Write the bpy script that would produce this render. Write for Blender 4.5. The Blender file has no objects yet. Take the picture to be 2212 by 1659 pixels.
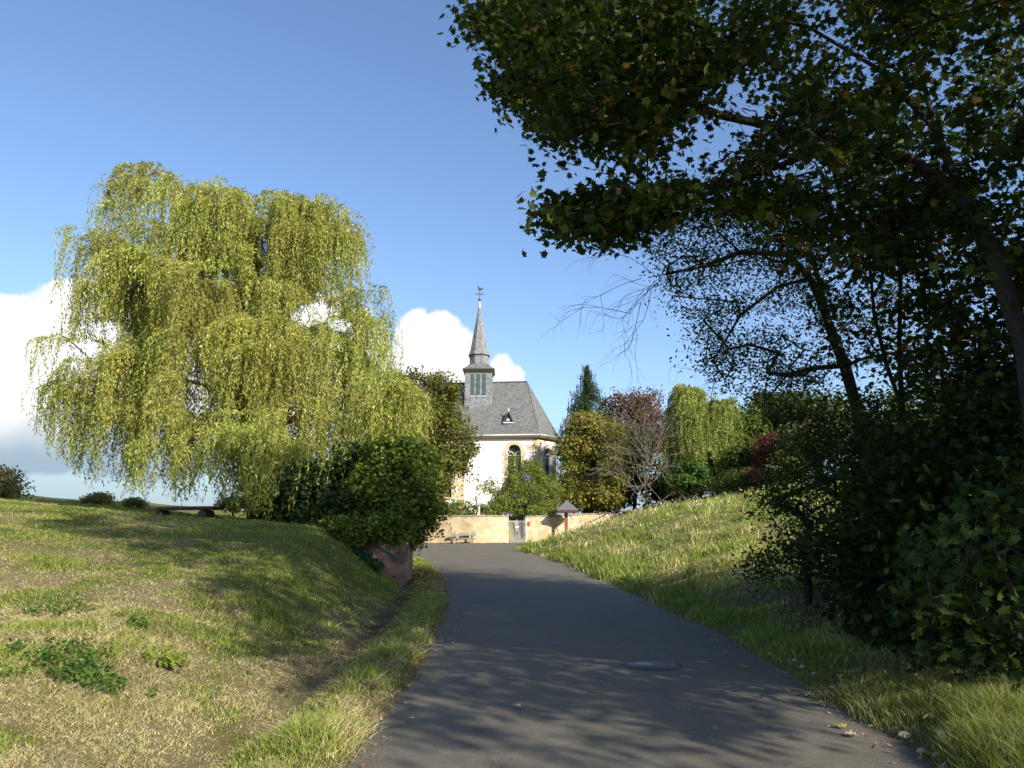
import bpy, bmesh, math, random
import numpy as np
from mathutils import Vector, Matrix
from mathutils.geometry import tessellate_polygon
R = math.radians
random.seed(7)
rng = np.random.default_rng(11)
scene = bpy.context.scene
COL = scene.collection

# ---------------------------------------------------------------- camera
F = 1024 * 28 / 36.0
PITCH = math.atan((530 - 384) / F)
CAMZ = 1.6
cam_d = bpy.data.cameras.new('camera'); cam = bpy.data.objects.new('camera', cam_d)
COL.objects.link(cam); scene.camera = cam
cam_d.lens = 28; cam_d.sensor_width = 36; cam_d.clip_start = 0.05; cam_d.clip_end = 6000
cam.location = (0, 0, CAMZ); cam.rotation_euler = (R(90) + PITCH, 0, 0)
scene.render.resolution_x = 1024; scene.render.resolution_y = 768
scene.view_settings.view_transform = 'Standard'; scene.view_settings.look = 'None'
scene.view_settings.exposure = 0.75; scene.view_settings.gamma = 1.0

# ---------------------------------------------------------------- sun and sky
SUN_AZ = R(40)      # to the right of straight behind the camera
SUN_EL = R(26)
S = Vector((math.sin(SUN_AZ) * math.cos(SUN_EL), -math.cos(SUN_AZ) * math.cos(SUN_EL), math.sin(SUN_EL)))
sun_d = bpy.data.lights.new('sun', 'SUN'); sun_d.energy = 4.8; sun_d.angle = R(0.5); sun_d.color = (1.0, 0.93, 0.80)
sun = bpy.data.objects.new('sun', sun_d); COL.objects.link(sun)
sun.rotation_euler = S.to_track_quat('Z', 'Y').to_euler()

K = 2212 / 1024.0   # photo notes were read on a 2212 px wide view
CP, SP = math.cos(PITCH), math.sin(PITCH)
def ray(x, y):
    u = (x / K - 512) / F; v = (384 - y / K) / F
    return Vector((u, CP - v * SP, SP + v * CP))
def P(x, y, Y):
    d = ray(x, y); return Vector((0, 0, CAMZ)) + d * (Y / d.y)
def M(px, Y):        # size in metres of px (2212 view) at depth Y
    return px / K * Y / F

world = bpy.data.worlds.new("World"); scene.world = world; world.use_nodes = True
wn = world.node_tree.nodes; wl = world.node_tree.links
for n in list(wn): wn.remove(n)
def W(t, **kw):
    n = wn.new(t)
    for k, v in kw.items(): setattr(n, k, v)
    return n
out = W('ShaderNodeOutputWorld'); bg = W('ShaderNodeBackground')
sky = W('ShaderNodeTexSky'); sky.sky_type = 'NISHITA'; sky.sun_disc = False
sky.sun_elevation = SUN_EL; sky.sun_rotation = math.atan2(S.x, S.y)
sky.altitude = 200; sky.air_density = 1.0; sky.dust_density = 1.3; sky.ozone_density = 1.6
tc = W('ShaderNodeTexCoord'); sep = W('ShaderNodeSeparateXYZ'); wl.new(tc.outputs['Generated'], sep.inputs[0])
def WM(op, a, b=None, c=None):
    n = W('ShaderNodeMath', operation=op)
    for i, v in enumerate((a, b, c)):
        if v is None: continue
        if isinstance(v, (int, float)): n.inputs[i].default_value = v
        else: wl.new(v, n.inputs[i])
    return n.outputs[0]
az = WM('ARCTAN2', sep.outputs[0], sep.outputs[1]); el = WM('ARCSINE', sep.outputs[2])
comb = W('ShaderNodeCombineXYZ'); wl.new(az, comb.inputs[0]); wl.new(el, comb.inputs[1])
nz = W('ShaderNodeTexNoise'); nz.inputs['Scale'].default_value = 17; nz.inputs['Detail'].default_value = 11; nz.inputs['Roughness'].default_value = 0.66
wl.new(comb.outputs[0], nz.inputs['Vector'])
nz2 = W('ShaderNodeTexNoise'); nz2.inputs['Scale'].default_value = 6; nz2.inputs['Detail'].default_value = 4
wl.new(comb.outputs[0], nz2.inputs['Vector'])
def ang(x, y):
    d = ray(x, y).normalized(); return math.atan2(d.x, d.y), math.asin(d.z)
def blobfield(blobs):
    field = None
    for (x, y, rx, ry) in blobs:
        a0, e0 = ang(x, y); ra = rx / K / F; re = ry / K / F
        da = WM('DIVIDE', WM('SUBTRACT', az, a0), ra); de = WM('DIVIDE', WM('SUBTRACT', el, e0), re)
        d2 = WM('ADD', WM('MULTIPLY', da, da), WM('MULTIPLY', de, de))
        f = WM('MULTIPLY', WM('SUBTRACT', 1.0, WM('SQRT', d2)), min(rx, ry) / 100.0)
        field = f if field is None else WM('MAXIMUM', field, f)
    return field
CL = [(60, 830, 240, 175), (140, 760, 110, 150), (10, 800, 150, 150), (-150, 830, 300, 190), (330, 830, 250, 200), (560, 820, 220, 190),
      (700, 800, 160, 170), (820, 850, 140, 95), (905, 730, 62, 68), (950, 720, 58, 60), (985, 755, 58, 62), (925, 800, 100, 80), (1000, 830, 70, 60),
      (1085, 800, 34, 38), (1110, 812, 30, 28), (1060, 830, 50, 40),
      (-600, 850, 300, 120), (3000, 830, 400, 120), (3700, 900, 300, 110)]
fld = WM('ADD', blobfield(CL), WM('MULTIPLY', WM('SUBTRACT', nz.outputs['Fac'], 0.52), 0.62))
mr = W('ShaderNodeMapRange', interpolation_type='SMOOTHSTEP'); wl.new(fld, mr.inputs['Value'])
mr.inputs['From Min'].default_value = -0.01; mr.inputs['From Max'].default_value = 0.13
# low layer of soft grey cloud behind the hill, fading away upward
low = W('ShaderNodeMapRange', interpolation_type='SMOOTHSTEP'); wl.new(WM('ADD', el, WM('MULTIPLY', nz2.outputs['Fac'], 0.05)), low.inputs['Value'])
low.inputs['From Min'].default_value = 0.20; low.inputs['From Max'].default_value = 0.05
# cloud colour: white tops, bluish grey undersides
cr = W('ShaderNodeMapRange', interpolation_type='SMOOTHSTEP'); wl.new(WM('ADD', el, WM('MULTIPLY', WM('SUBTRACT', nz2.outputs['Fac'], 0.5), 0.10)), cr.inputs['Value'])
cr.inputs['From Min'].default_value = 0.065; cr.inputs['From Max'].default_value = 0.15
cm = W('ShaderNodeMix', data_type='RGBA'); wl.new(cr.outputs[0], cm.inputs[0])
cm.inputs[6].default_value = (0.24, 0.32, 0.39, 1); cm.inputs[7].default_value = (0.68, 0.68, 0.69, 1)
gsky = W('ShaderNodeVectorMath', operation='SCALE'); wl.new(sky.outputs[0], gsky.inputs[0]); gsky.inputs['Scale'].default_value = 0.108
tint = W('ShaderNodeVectorMath', operation='MULTIPLY'); wl.new(gsky.outputs[0], tint.inputs[0]); tint.inputs[1].default_value = (0.98, 1.06, 1.22)
m1 = W('ShaderNodeMix', data_type='RGBA'); wl.new(WM('MULTIPLY', low.outputs[0], 0.8), m1.inputs[0]); wl.new(tint.outputs[0], m1.inputs[6]); m1.inputs[7].default_value = (0.25, 0.34, 0.41, 1)
m2 = W('ShaderNodeMix', data_type='RGBA'); wl.new(mr.outputs[0], m2.inputs[0]); wl.new(m1.outputs[2], m2.inputs[6]); wl.new(cm.outputs[2], m2.inputs[7])
wl.new(m2.outputs[2], bg.inputs[0]); bg.inputs[1].default_value = 1.0; wl.new(bg.outputs[0], out.inputs[0])

# ---------------------------------------------------------------- helpers: objects
def setp(o, label=None, cat=None, group=None, kind=None):
    if label: o['label'] = label
    if cat: o['category'] = cat
    if group: o['group'] = group
    if kind: o['kind'] = kind
    return o
def empty(name, loc, label, cat, group=None, rz=0):
    o = bpy.data.objects.new(name, None); COL.objects.link(o); o.location = loc; o.rotation_euler = (0, 0, rz)
    o.empty_display_size = 0.2
    return setp(o, label, cat, group)
def link(name, me, mat, parent=None, world_space=True):
    o = bpy.data.objects.new(name, me); COL.objects.link(o)
    if mat: me.materials.append(mat)
    if parent:
        o.parent = parent
        if parent.type == 'EMPTY':
            o.matrix_parent_inverse = Matrix.LocRotScale(parent.location, parent.rotation_euler, None).inverted()
    return o
def np_mesh(name, V, loops, starts, col=None, smooth=False):
    me = bpy.data.meshes.new(name)
    V = np.asarray(V, dtype=np.float32)
    me.vertices.add(len(V)); me.vertices.foreach_set('co', V.ravel())
    me.loops.add(len(loops)); me.loops.foreach_set('vertex_index', np.asarray(loops, dtype=np.int32))
    me.polygons.add(len(starts)); me.polygons.foreach_set('loop_start', np.asarray(starts, dtype=np.int32))
    me.update(calc_edges=True)
    if col is not None:
        a = me.attributes.new('col', 'FLOAT_COLOR', 'POINT')
        c = np.ones((len(V), 4), dtype=np.float32); c[:, :3] = col
        a.data.foreach_set('color', c.ravel())
    if smooth: me.polygons.foreach_set('use_smooth', np.ones(len(starts), dtype=bool))
    return me
class MB:
    def __init__(s): s.v = []; s.f = []
    def add(s, vs, fs):
        n = len(s.v); s.v += [tuple(v) for v in vs]; s.f += [tuple(i + n for i in f) for f in fs]; return s
    def box(s, c, d, rot=None):
        hx, hy, hz = d[0] / 2, d[1] / 2, d[2] / 2
        vs = [Vector((x, y, z)) for x in (-hx, hx) for y in (-hy, hy) for z in (-hz, hz)]
        if rot is not None: vs = [rot @ v for v in vs]
        vs = [v + Vector(c) for v in vs]
        return s.add(vs, [(0, 1, 3, 2), (4, 6, 7, 5), (0, 4, 5, 1), (2, 3, 7, 6), (0, 2, 6, 4), (1, 5, 7, 3)])
    def tube(s, pts, rad, k=6, cap=True):
        pts = [Vector(p) for p in pts]
        if not hasattr(rad, '__len__'): rad = [rad] * len(pts)
        n0 = len(s.v); up = None
        for i, p in enumerate(pts):
            t = (pts[min(i + 1, len(pts) - 1)] - pts[max(i - 1, 0)]).normalized()
            if up is None: up = t.orthogonal().normalized()
            a = (up - t * up.dot(t)); a = a.normalized() if a.length > 1e-6 else t.orthogonal().normalized(); up = a
            b = t.cross(a)
            for j in range(k):
                th = 2 * math.pi * j / k
                s.v.append(tuple(p + (a * math.cos(th) + b * math.sin(th)) * rad[i]))
        for i in range(len(pts) - 1):
            for j in range(k):
                j2 = (j + 1) % k
                s.f.append((n0 + i * k + j, n0 + i * k + j2, n0 + (i + 1) * k + j2, n0 + (i + 1) * k + j))
        if cap:
            s.f.append(tuple(n0 + j for j in range(k))[::-1]); s.f.append(tuple(n0 + (len(pts) - 1) * k + j for j in range(k)))
        return s
    def prism(s, poly, h):    # poly: list of 3D points, extruded along vector h
        n = len(poly); h = Vector(h)
        vs = [Vector(p) for p in poly] + [Vector(p) + h for p in poly]
        fs = [tuple(range(n))[::-1], tuple(range(n, 2 * n))] + [(i, (i + 1) % n, n + (i + 1) % n, n + i) for i in range(n)]
        return s.add(vs, fs)
    def mesh(s, name, smooth=False, fixn=True, bevel=0):
        me = bpy.data.meshes.new(name); me.from_pydata(s.v, [], s.f)
        bm = bmesh.new(); bm.from_mesh(me)
        if fixn: bmesh.ops.recalc_face_normals(bm, faces=bm.faces)
        if bevel: bmesh.ops.bevel(bm, geom=[e for e in bm.edges if len(e.link_faces) == 2 and e.calc_face_angle() > 0.5], offset=bevel, segments=2, affect='EDGES', profile=0.5)
        uvl = bm.loops.layers.uv.new('UVMap')
        for f in bm.faces:
            n = f.normal
            t = Vector((0, 0, 1)).cross(n)
            t = t.normalized() if t.length > 0.05 else Vector((1, 0, 0))
            b = n.cross(t)
            for l in f.loops: l[uvl].uv = (l.vert.co.dot(t), l.vert.co.dot(b))
            f.smooth = smooth
        bm.to_mesh(me); bm.free(); return me
    def build(s, name, mat, parent=None, **kw):
        return link(name, s.mesh(name, **kw), mat, parent)

# ---------------------------------------------------------------- helpers: noise
def _hash(ix, iy, seed):
    n = (ix.astype(np.int64) * 374761393 + iy.astype(np.int64) * 668265263 + seed * 1274126177) & 0xffffffff
    n = ((n ^ (n >> 13)) * 1274126177) & 0xffffffff
    return ((n ^ (n >> 16)) & 0xffff) / 65535.0
def vnoise(x, y, seed=0):
    x = np.asarray(x, float); y = np.asarray(y, float)
    ix = np.floor(x); iy = np.floor(y); fx = x - ix; fy = y - iy
    fx = fx * fx * (3 - 2 * fx); fy = fy * fy * (3 - 2 * fy)
    a = _hash(ix, iy, seed); b = _hash(ix + 1, iy, seed); c = _hash(ix, iy + 1, seed); d = _hash(ix + 1, iy + 1, seed)
    return (a * (1 - fx) + b * fx) * (1 - fy) + (c * (1 - fx) + d * fx) * fy
def fbm(x, y, seed=0, o=4):
    s = 0; a = 0.5; t = 0
    for i in range(o):
        s = s + a * vnoise(x * 2 ** i, y * 2 ** i, seed + i); t += a; a *= 0.5
    return s / t
def sstep(a, b, x):
    t = np.clip((x - a) / (b - a), 0, 1); return t * t * (3 - 2 * t)

# ---------------------------------------------------------------- helpers: materials
def mat_new(name):
    m = bpy.data.materials.new(name); m.use_nodes = True; return m
def mat_basic(name, col, rough=0.7, metal=0.0, noise=0.0, nscale=8.0, bump=0.0, col2=None, spec=0.3):
    m = mat_new(name); nt = m.node_tree; b = nt.nodes['Principled BSDF']
    b.inputs['Roughness'].default_value = rough; b.inputs['Metallic'].default_value = metal
    b.inputs['Specular IOR Level'].default_value = spec
    b.inputs['Base Color'].default_value = (*col, 1)
    if noise or bump or col2:
        t = nt.nodes.new('ShaderNodeTexCoord'); n = nt.nodes.new('ShaderNodeTexNoise')
        n.inputs['Scale'].default_value = nscale; n.inputs['Detail'].default_value = 8; n.inputs['Roughness'].default_value = 0.65
        nt.links.new(t.outputs['Object'], n.inputs['Vector'])
        mx = nt.nodes.new('ShaderNodeMix'); mx.data_type = 'RGBA'
        r = nt.nodes.new('ShaderNodeMapRange'); r.inputs['From Min'].default_value = 0.3; r.inputs['From Max'].default_value = 0.7
        nt.links.new(n.outputs['Fac'], r.inputs['Value']); nt.links.new(r.outputs[0], mx.inputs[0])
        c2 = col2 or tuple(c * (1 - noise) for c in col)
        mx.inputs[6].default_value = (*c2, 1); mx.inputs[7].default_value = (*col, 1)
        nt.links.new(mx.outputs[2], b.inputs['Base Color'])
        if bump:
            bp = nt.nodes.new('ShaderNodeBump'); bp.inputs['Strength'].default_value = bump; bp.inputs['Distance'].default_value = 0.03
            nt.links.new(n.outputs['Fac'], bp.inputs['Height']); nt.links.new(bp.outputs[0], b.inputs['Normal'])
    return m
def mat_leaf(name, trans=0.35, rough=0.6, spec=0.14):
    m = mat_new(name); nt = m.node_tree; b = nt.nodes['Principled BSDF']; o = nt.nodes['Material Output']
    a = nt.nodes.new('ShaderNodeAttribute'); a.attribute_name = 'col'
    b.inputs['Roughness'].default_value = rough; b.inputs['Specular IOR Level'].default_value = spec
    nt.links.new(a.outputs['Color'], b.inputs['Base Color'])
    if trans:
        tr = nt.nodes.new('ShaderNodeBsdfTranslucent'); mx = nt.nodes.new('ShaderNodeMixShader'); mx.inputs[0].default_value = trans
        br = nt.nodes.new('ShaderNodeVectorMath'); br.operation = 'MULTIPLY'; br.inputs[1].default_value = (1.3, 1.5, 0.6)
        nt.links.new(a.outputs['Color'], br.inputs[0]); nt.links.new(br.outputs[0], tr.inputs[0])
        nt.links.new(b.outputs[0], mx.inputs[1]); nt.links.new(tr.outputs[0], mx.inputs[2]); nt.links.new(mx.outputs[0], o.inputs[0])
    return m
LEAF = mat_leaf('leaf'); GRASS = mat_leaf('grass_blade', 0.3, 0.6, 0.2); DRY = mat_leaf('dry_leaf', 0.1, 0.8, 0.1)
BARK = mat_basic('bark', (0.060, 0.050, 0.038), 0.9, noise=0.55, nscale=14, bump=0.8)
BARK_Y = mat_basic('willow_bark', (0.24, 0.19, 0.08), 0.85, noise=0.5, nscale=12, bump=0.6)
BARK_G = mat_basic('grey_bark', (0.20, 0.17, 0.115), 0.9, noise=0.4, nscale=12, bump=0.4)
SPECK = (0.4, 0.5)

def nodes_mat(name):
    m = mat_new(name); nt = m.node_tree
    return m, nt, nt.nodes['Principled BSDF']
def add(nt, t, **kw):
    n = nt.nodes.new(t)
    for k, v in kw.items(): setattr(n, k, v)
    return n
def mixc(nt, fac, c1, c2, blend='MIX'):
    n = add(nt, 'ShaderNodeMix', data_type='RGBA', blend_type=blend)
    for i, v in ((0, fac), (6, c1), (7, c2)):
        if isinstance(v, tuple): n.inputs[i].default_value = (*v, 1)
        elif isinstance(v, (int, float)): n.inputs[i].default_value = v
        else: nt.links.new(v, n.inputs[i])
    return n.outputs[2]
def noise(nt, vec, scale, detail=6, rough=0.6, lo=0.3, hi=0.7, dist=0.0):
    n = add(nt, 'ShaderNodeTexNoise'); n.inputs['Scale'].default_value = scale; n.inputs['Detail'].default_value = detail
    n.inputs['Roughness'].default_value = rough; n.inputs['Distortion'].default_value = dist
    if vec is not None: nt.links.new(vec, n.inputs['Vector'])
    r = add(nt, 'ShaderNodeMapRange'); r.inputs['From Min'].default_value = lo; r.inputs['From Max'].default_value = hi
    nt.links.new(n.outputs['Fac'], r.inputs['Value']); return r.outputs[0]
def bumpn(nt, b, h, strength, dist):
    bp = add(nt, 'ShaderNodeBump'); bp.inputs['Strength'].default_value = strength; bp.inputs['Distance'].default_value = dist
    nt.links.new(h, bp.inputs['Height']); nt.links.new(bp.outputs[0], b.inputs['Normal'])

# asphalt
m, nt, b = nodes_mat('asphalt'); ASPHALT = m
t = add(nt, 'ShaderNodeTexCoord').outputs['Object']
big = noise(nt, t, 0.5, 5, 0.6); fine = noise(nt, t, 70, 4, 0.8, 0.35, 0.65); mid = noise(nt, t, 5, 6, 0.7, 0.4, 0.75)
c = mixc(nt, big, (0.150, 0.134, 0.102), (0.195, 0.175, 0.136)); c = mixc(nt, mid, c, (0.225, 0.203, 0.160))
c = mixc(nt, fine, mixc(nt, 0.50, c, (0.03, 0.028, 0.022)), c)
stn = noise(nt, t, 1.3, 8, 0.75, 0.62, 0.72)
c = mixc(nt, stn, c, (0.105, 0.093, 0.075))
vo = add(nt, 'ShaderNodeTexVoronoi', feature='DISTANCE_TO_EDGE'); vo.inputs['Scale'].default_value = 0.32
dv = add(nt, 'ShaderNodeVectorMath', operation='ADD'); nz_ = add(nt, 'ShaderNodeTexNoise'); nz_.inputs['Scale'].default_value = 1.5; nz_.inputs['Detail'].default_value = 6
nt.links.new(t, nz_.inputs['Vector']); nt.links.new(t, dv.inputs[0]); nt.links.new(nz_.outputs['Color'], dv.inputs[1]); nt.links.new(dv.outputs[0], vo.inputs['Vector'])
ck = add(nt, 'ShaderNodeMapRange'); ck.inputs['From Min'].default_value = 0.0; ck.inputs['From Max'].default_value = 0.006; ck.inputs['To Min'].default_value = 0.35; ck.inputs['To Max'].default_value = 0.0
nt.links.new(vo.outputs['Distance'], ck.inputs['Value']); c = mixc(nt, ck.outputs[0], c, (0.03, 0.03, 0.028))
nt.links.new(c, b.inputs['Base Color']); b.inputs['Roughness'].default_value = 0.85; b.inputs['Specular IOR Level'].default_value = 0.3
bumpn(nt, b, fine, 0.5, 0.008)
# ground
m, nt, b = nodes_mat('soil_and_turf'); GROUND = m
t = add(nt, 'ShaderNodeTexCoord').outputs['Object']; a = add(nt, 'ShaderNodeAttribute'); a.attribute_name = 'col'
f1 = noise(nt, t, 9, 8, 0.75, 0.3, 0.7); f2 = noise(nt, t, 60, 5, 0.8, 0.3, 0.7)
dk = add(nt, 'ShaderNodeVectorMath', operation='SCALE'); dk.inputs['Scale'].default_value = 0.55; nt.links.new(a.outputs['Color'], dk.inputs[0])
c = mixc(nt, f2, dk.outputs[0], a.outputs['Color']); c = mixc(nt, f1, c, mixc(nt, 0.35, c, (0.30, 0.23, 0.12)))
nt.links.new(c, b.inputs['Base Color']); b.inputs['Roughness'].default_value = 0.95; b.inputs['Specular IOR Level'].default_value = 0.1
bumpn(nt, b, f2, 0.9, 0.03)
# plaster
m, nt, b = nodes_mat('white_plaster'); PLASTER = m
t = add(nt, 'ShaderNodeTexCoord').outputs['Object']
c = mixc(nt, noise(nt, t, 1.2, 8, 0.7, 0.35, 0.8), (0.86, 0.85, 0.83), (0.80, 0.77, 0.71)); nt.links.new(c, b.inputs['Base Color'])
b.inputs['Roughness'].default_value = 0.9; bumpn(nt, b, noise(nt, t, 14, 5, 0.6), 0.3, 0.02)
# sandstone masonry
def stone_mat(name, ca, cb, cc, mortar, bw=0.42, bh=0.2, stain=0.5):
    m, nt, b = nodes_mat(name)
    uv = add(nt, 'ShaderNodeTexCoord').outputs['UV']; ob = add(nt, 'ShaderNodeTexCoord').outputs['Object']
    dn = add(nt, 'ShaderNodeTexNoise'); dn.inputs['Scale'].default_value = 1.7; dn.inputs['Detail'].default_value = 3; nt.links.new(uv, dn.inputs['Vector'])
    sc = add(nt, 'ShaderNodeVectorMath', operation='SCALE'); sc.inputs['Scale'].default_value = 0.12; nt.links.new(dn.outputs['Color'], sc.inputs[0])
    ad = add(nt, 'ShaderNodeVectorMath', operation='ADD'); nt.links.new(uv, ad.inputs[0]); nt.links.new(sc.outputs[0], ad.inputs[1])
    br = add(nt, 'ShaderNodeTexBrick'); br.inputs['Scale'].default_value = 1; br.inputs['Brick Width'].default_value = bw; br.inputs['Row Height'].default_value = bh
    br.inputs['Mortar Size'].default_value = 0.012; br.inputs['Mortar Smooth'].default_value = 0.4; br.inputs['Bias'].default_value = 0.0
    br.inputs['Color1'].default_value = (*ca, 1); br.inputs['Color2'].default_value = (*cb, 1); br.inputs['Mortar'].default_value = (*mortar, 1)
    br.squash = 0.7; br.squash_frequency = 3; br.offset_frequency = 2
    nt.links.new(ad.outputs[0], br.inputs['Vector'])
    vo = add(nt, 'ShaderNodeTexVoronoi'); vo.inputs['Scale'].default_value = 3.1; nt.links.new(ad.outputs[0], vo.inputs['Vector'])
    sepc = add(nt, 'ShaderNodeSeparateColor'); nt.links.new(vo.outputs['Color'], sepc.inputs[0])
    c = mixc(nt, sepc.outputs[0], br.outputs['Color'], cc); c = mixc(nt, 0.8, br.outputs['Color'], c)
    c = mixc(nt, noise(nt, ob, 2.2, 8, 0.75, 0.5, 0.72), c, mixc(nt, stain, c, (0.16, 0.13, 0.09)))
    nt.links.new(c, b.inputs['Base Color']); b.inputs['Roughness'].default_value = 0.92
    inv = add(nt, 'ShaderNodeMath', operation='SUBTRACT'); inv.inputs[0].default_value = 1.0; nt.links.new(br.outputs['Fac'], inv.inputs[1])
    sm = add(nt, 'ShaderNodeMath', operation='ADD'); nt.links.new(inv.outputs[0], sm.inputs[0]); nt.links.new(noise(nt, ob, 20, 6, 0.7), sm.inputs[1])
    bumpn(nt, b, sm.outputs[0], 0.6, 0.03); return m
SANDSTONE = stone_mat('sandstone_masonry', (0.50, 0.40, 0.23), (0.68, 0.58, 0.39), (0.43, 0.31, 0.17), (0.62, 0.56, 0.42), 0.5, 0.24)
COPING = stone_mat('coping_stone', (0.26, 0.23, 0.17), (0.34, 0.31, 0.24), (0.2, 0.19, 0.12), (0.16, 0.14, 0.1), 0.7, 0.6)
DARKSTONE = stone_mat('mossy_stone', (0.20, 0.18, 0.12), (0.26, 0.24, 0.17), (0.12, 0.13, 0.06), (0.15, 0.13, 0.09), 0.4, 0.22)
# slate
def slate_mat(name, base, moss):
    m, nt, b = nodes_mat(name)
    uv = add(nt, 'ShaderNodeTexCoord').outputs['UV']; ob = add(nt, 'ShaderNodeTexCoord').outputs['Object']
    mp = add(nt, 'ShaderNodeMapping'); mp.inputs['Rotation'].default_value = (0, 0, 0.35); nt.links.new(uv, mp.inputs[0])
    br = add(nt, 'ShaderNodeTexBrick'); br.inputs['Scale'].default_value = 1; br.inputs['Brick Width'].default_value = 0.26; br.inputs['Row Height'].default_value = 0.17
    br.inputs['Mortar Size'].default_value = 0.008; br.inputs['Mortar Smooth'].default_value = 0.2
    br.inputs['Color1'].default_value = (*[c * 0.72 for c in base], 1); br.inputs['Color2'].default_value = (*[c * 1.35 for c in base], 1); br.inputs['Mortar'].default_value = (*[c * 0.3 for c in base], 1)
    nt.links.new(mp.outputs[0], br.inputs['Vector'])
    c = mixc(nt, noise(nt, ob, 3.5, 9, 0.8, 0.42, 0.66), br.outputs['Color'], mixc(nt, 0.5, br.outputs['Color'], tuple(x * 1.9 for x in base)))
    if moss: c = mixc(nt, noise(nt, ob, 1.5, 8, 0.75, 0.52, 0.72), c, mixc(nt, 0.55, c, (0.17, 0.16, 0.06)))
    nt.links.new(c, b.inputs['Base Color']); b.inputs['Roughness'].default_value = 0.6; b.inputs['Specular IOR Level'].default_value = 0.35
    bumpn(nt, b, noise(nt, ob, 9, 8, 0.8), 0.7, 0.04); return m
SLATE = slate_mat('roof_slate', (0.125, 0.128, 0.125), True); SLATE2 = slate_mat('wall_slate', (0.17, 0.175, 0.185), False)
QUOIN = mat_basic('sandstone_dressing', (0.62, 0.47, 0.29), 0.9, noise=0.22, nscale=4, bump=0.3)
GLASS = mat_basic('leaded_glass', (0.025, 0.035, 0.045), 0.15, spec=0.7, noise=0.5, nscale=9)
LEAD = mat_basic('pale_window_bar', (0.62, 0.60, 0.52), 0.6)
THINLEAD = mat_basic('lead_came', (0.16, 0.17, 0.17), 0.5)
ZINC = mat_basic('zinc_gutter', (0.40, 0.44, 0.40), 0.45, 0.3, noise=0.2)
DARKTRIM = mat_basic('dark_trim', (0.05, 0.045, 0.04), 0.7)
COPPER = mat_basic('louvre_paint', (0.13, 0.185, 0.185), 0.7)
WHITE = mat_basic('white_paint', (0.75, 0.76, 0.76), 0.45)
IRON = mat_basic('dark_iron', (0.05, 0.05, 0.05), 0.5, 0.5)
RUST = mat_basic('copper_ball', (0.13, 0.08, 0.07), 0.5, 0.4)
GALV = mat_basic('galvanised_steel', (0.42, 0.45, 0.47), 0.45, 0.5, noise=0.15)
OLDWOOD = mat_basic('weathered_wood', (0.30, 0.27, 0.22), 0.85, noise=0.45, nscale=9, bump=0.5)
DARKWOOD = mat_basic('dark_wet_wood', (0.10, 0.075, 0.06), 0.8, noise=0.5, nscale=9, bump=0.5)
REDWOOD = mat_basic('red_brown_timber', (0.26, 0.085, 0.045), 0.6, noise=0.3, nscale=10)
CONCRETE = mat_basic('concrete', (0.30, 0.29, 0.26), 0.9, noise=0.35, nscale=25, bump=0.4)
GREENPAINT = mat_basic('green_paint', (0.02, 0.17, 0.10), 0.45)
m, nt, b = nodes_mat('pink_render'); PINK = m
t = add(nt, 'ShaderNodeTexCoord').outputs['Object']
c = mixc(nt, noise(nt, t, 2.0, 8, 0.7, 0.35, 0.65), (0.33, 0.185, 0.125), (0.22, 0.14, 0.10)); c = mixc(nt, noise(nt, t, 1.1, 9, 0.8, 0.56, 0.66), c, (0.36, 0.35, 0.33))
c = mixc(nt, noise(nt, t, 1.6, 9, 0.8, 0.45, 0.62), c, (0.11, 0.08, 0.055)); c = mixc(nt, noise(nt, t, 5, 8, 0.8, 0.55, 0.72), c, (0.07, 0.07, 0.035))
nt.links.new(c, b.inputs['Base Color']); b.inputs['Roughness'].default_value = 0.95; bumpn(nt, b, noise(nt, t, 30, 6, 0.7), 0.5, 0.02)

# ---------------------------------------------------------------- terrain
YS = [-40, 0, 5.35, 9.4, 13.4, 18.5, 24.5, 29, 33, 36, 38.5, 41, 44, 47, 52, 58]
LS = [-1.5, -1.2, -1.07, -0.97, -1.08, -1.35, -2.0, -2.6, -3.2, -3.7, -5.0, -8, -11.5, -14, -15, -15]
YR = [-40, 0, 5.35, 9.4, 13.4, 18.5, 24.5, 29, 33, 37, 41, 44, 45.5, 47, 50, 54, 58]
RS = [2.3, 2.7, 2.8, 3.0, 3.06, 2.85, 2.46, 2.25, 2.0, 1.45, 0.9, 0.25, 0.1, 0.35, 1.1, 2.1, 2.6]
def Lx(Y): return np.interp(Y, YS, LS)
def Rx(Y): return np.interp(Y, YR, RS)
def zr(Y): return 0.7 * (np.clip(Y, 0, 55) / 55.0) ** 2
WALLX = [-30, -14, -6, -2.6, -0.25, 0.9, 5.4, 10.5, 16, 40]
WALLY = [62, 58, 56.2, 55.4, 56.0, 56.6, 59.0, 64.0, 71.0, 90]
def bump1(x, c, w): return np.exp(-((x - c) / w) ** 2)
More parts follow.
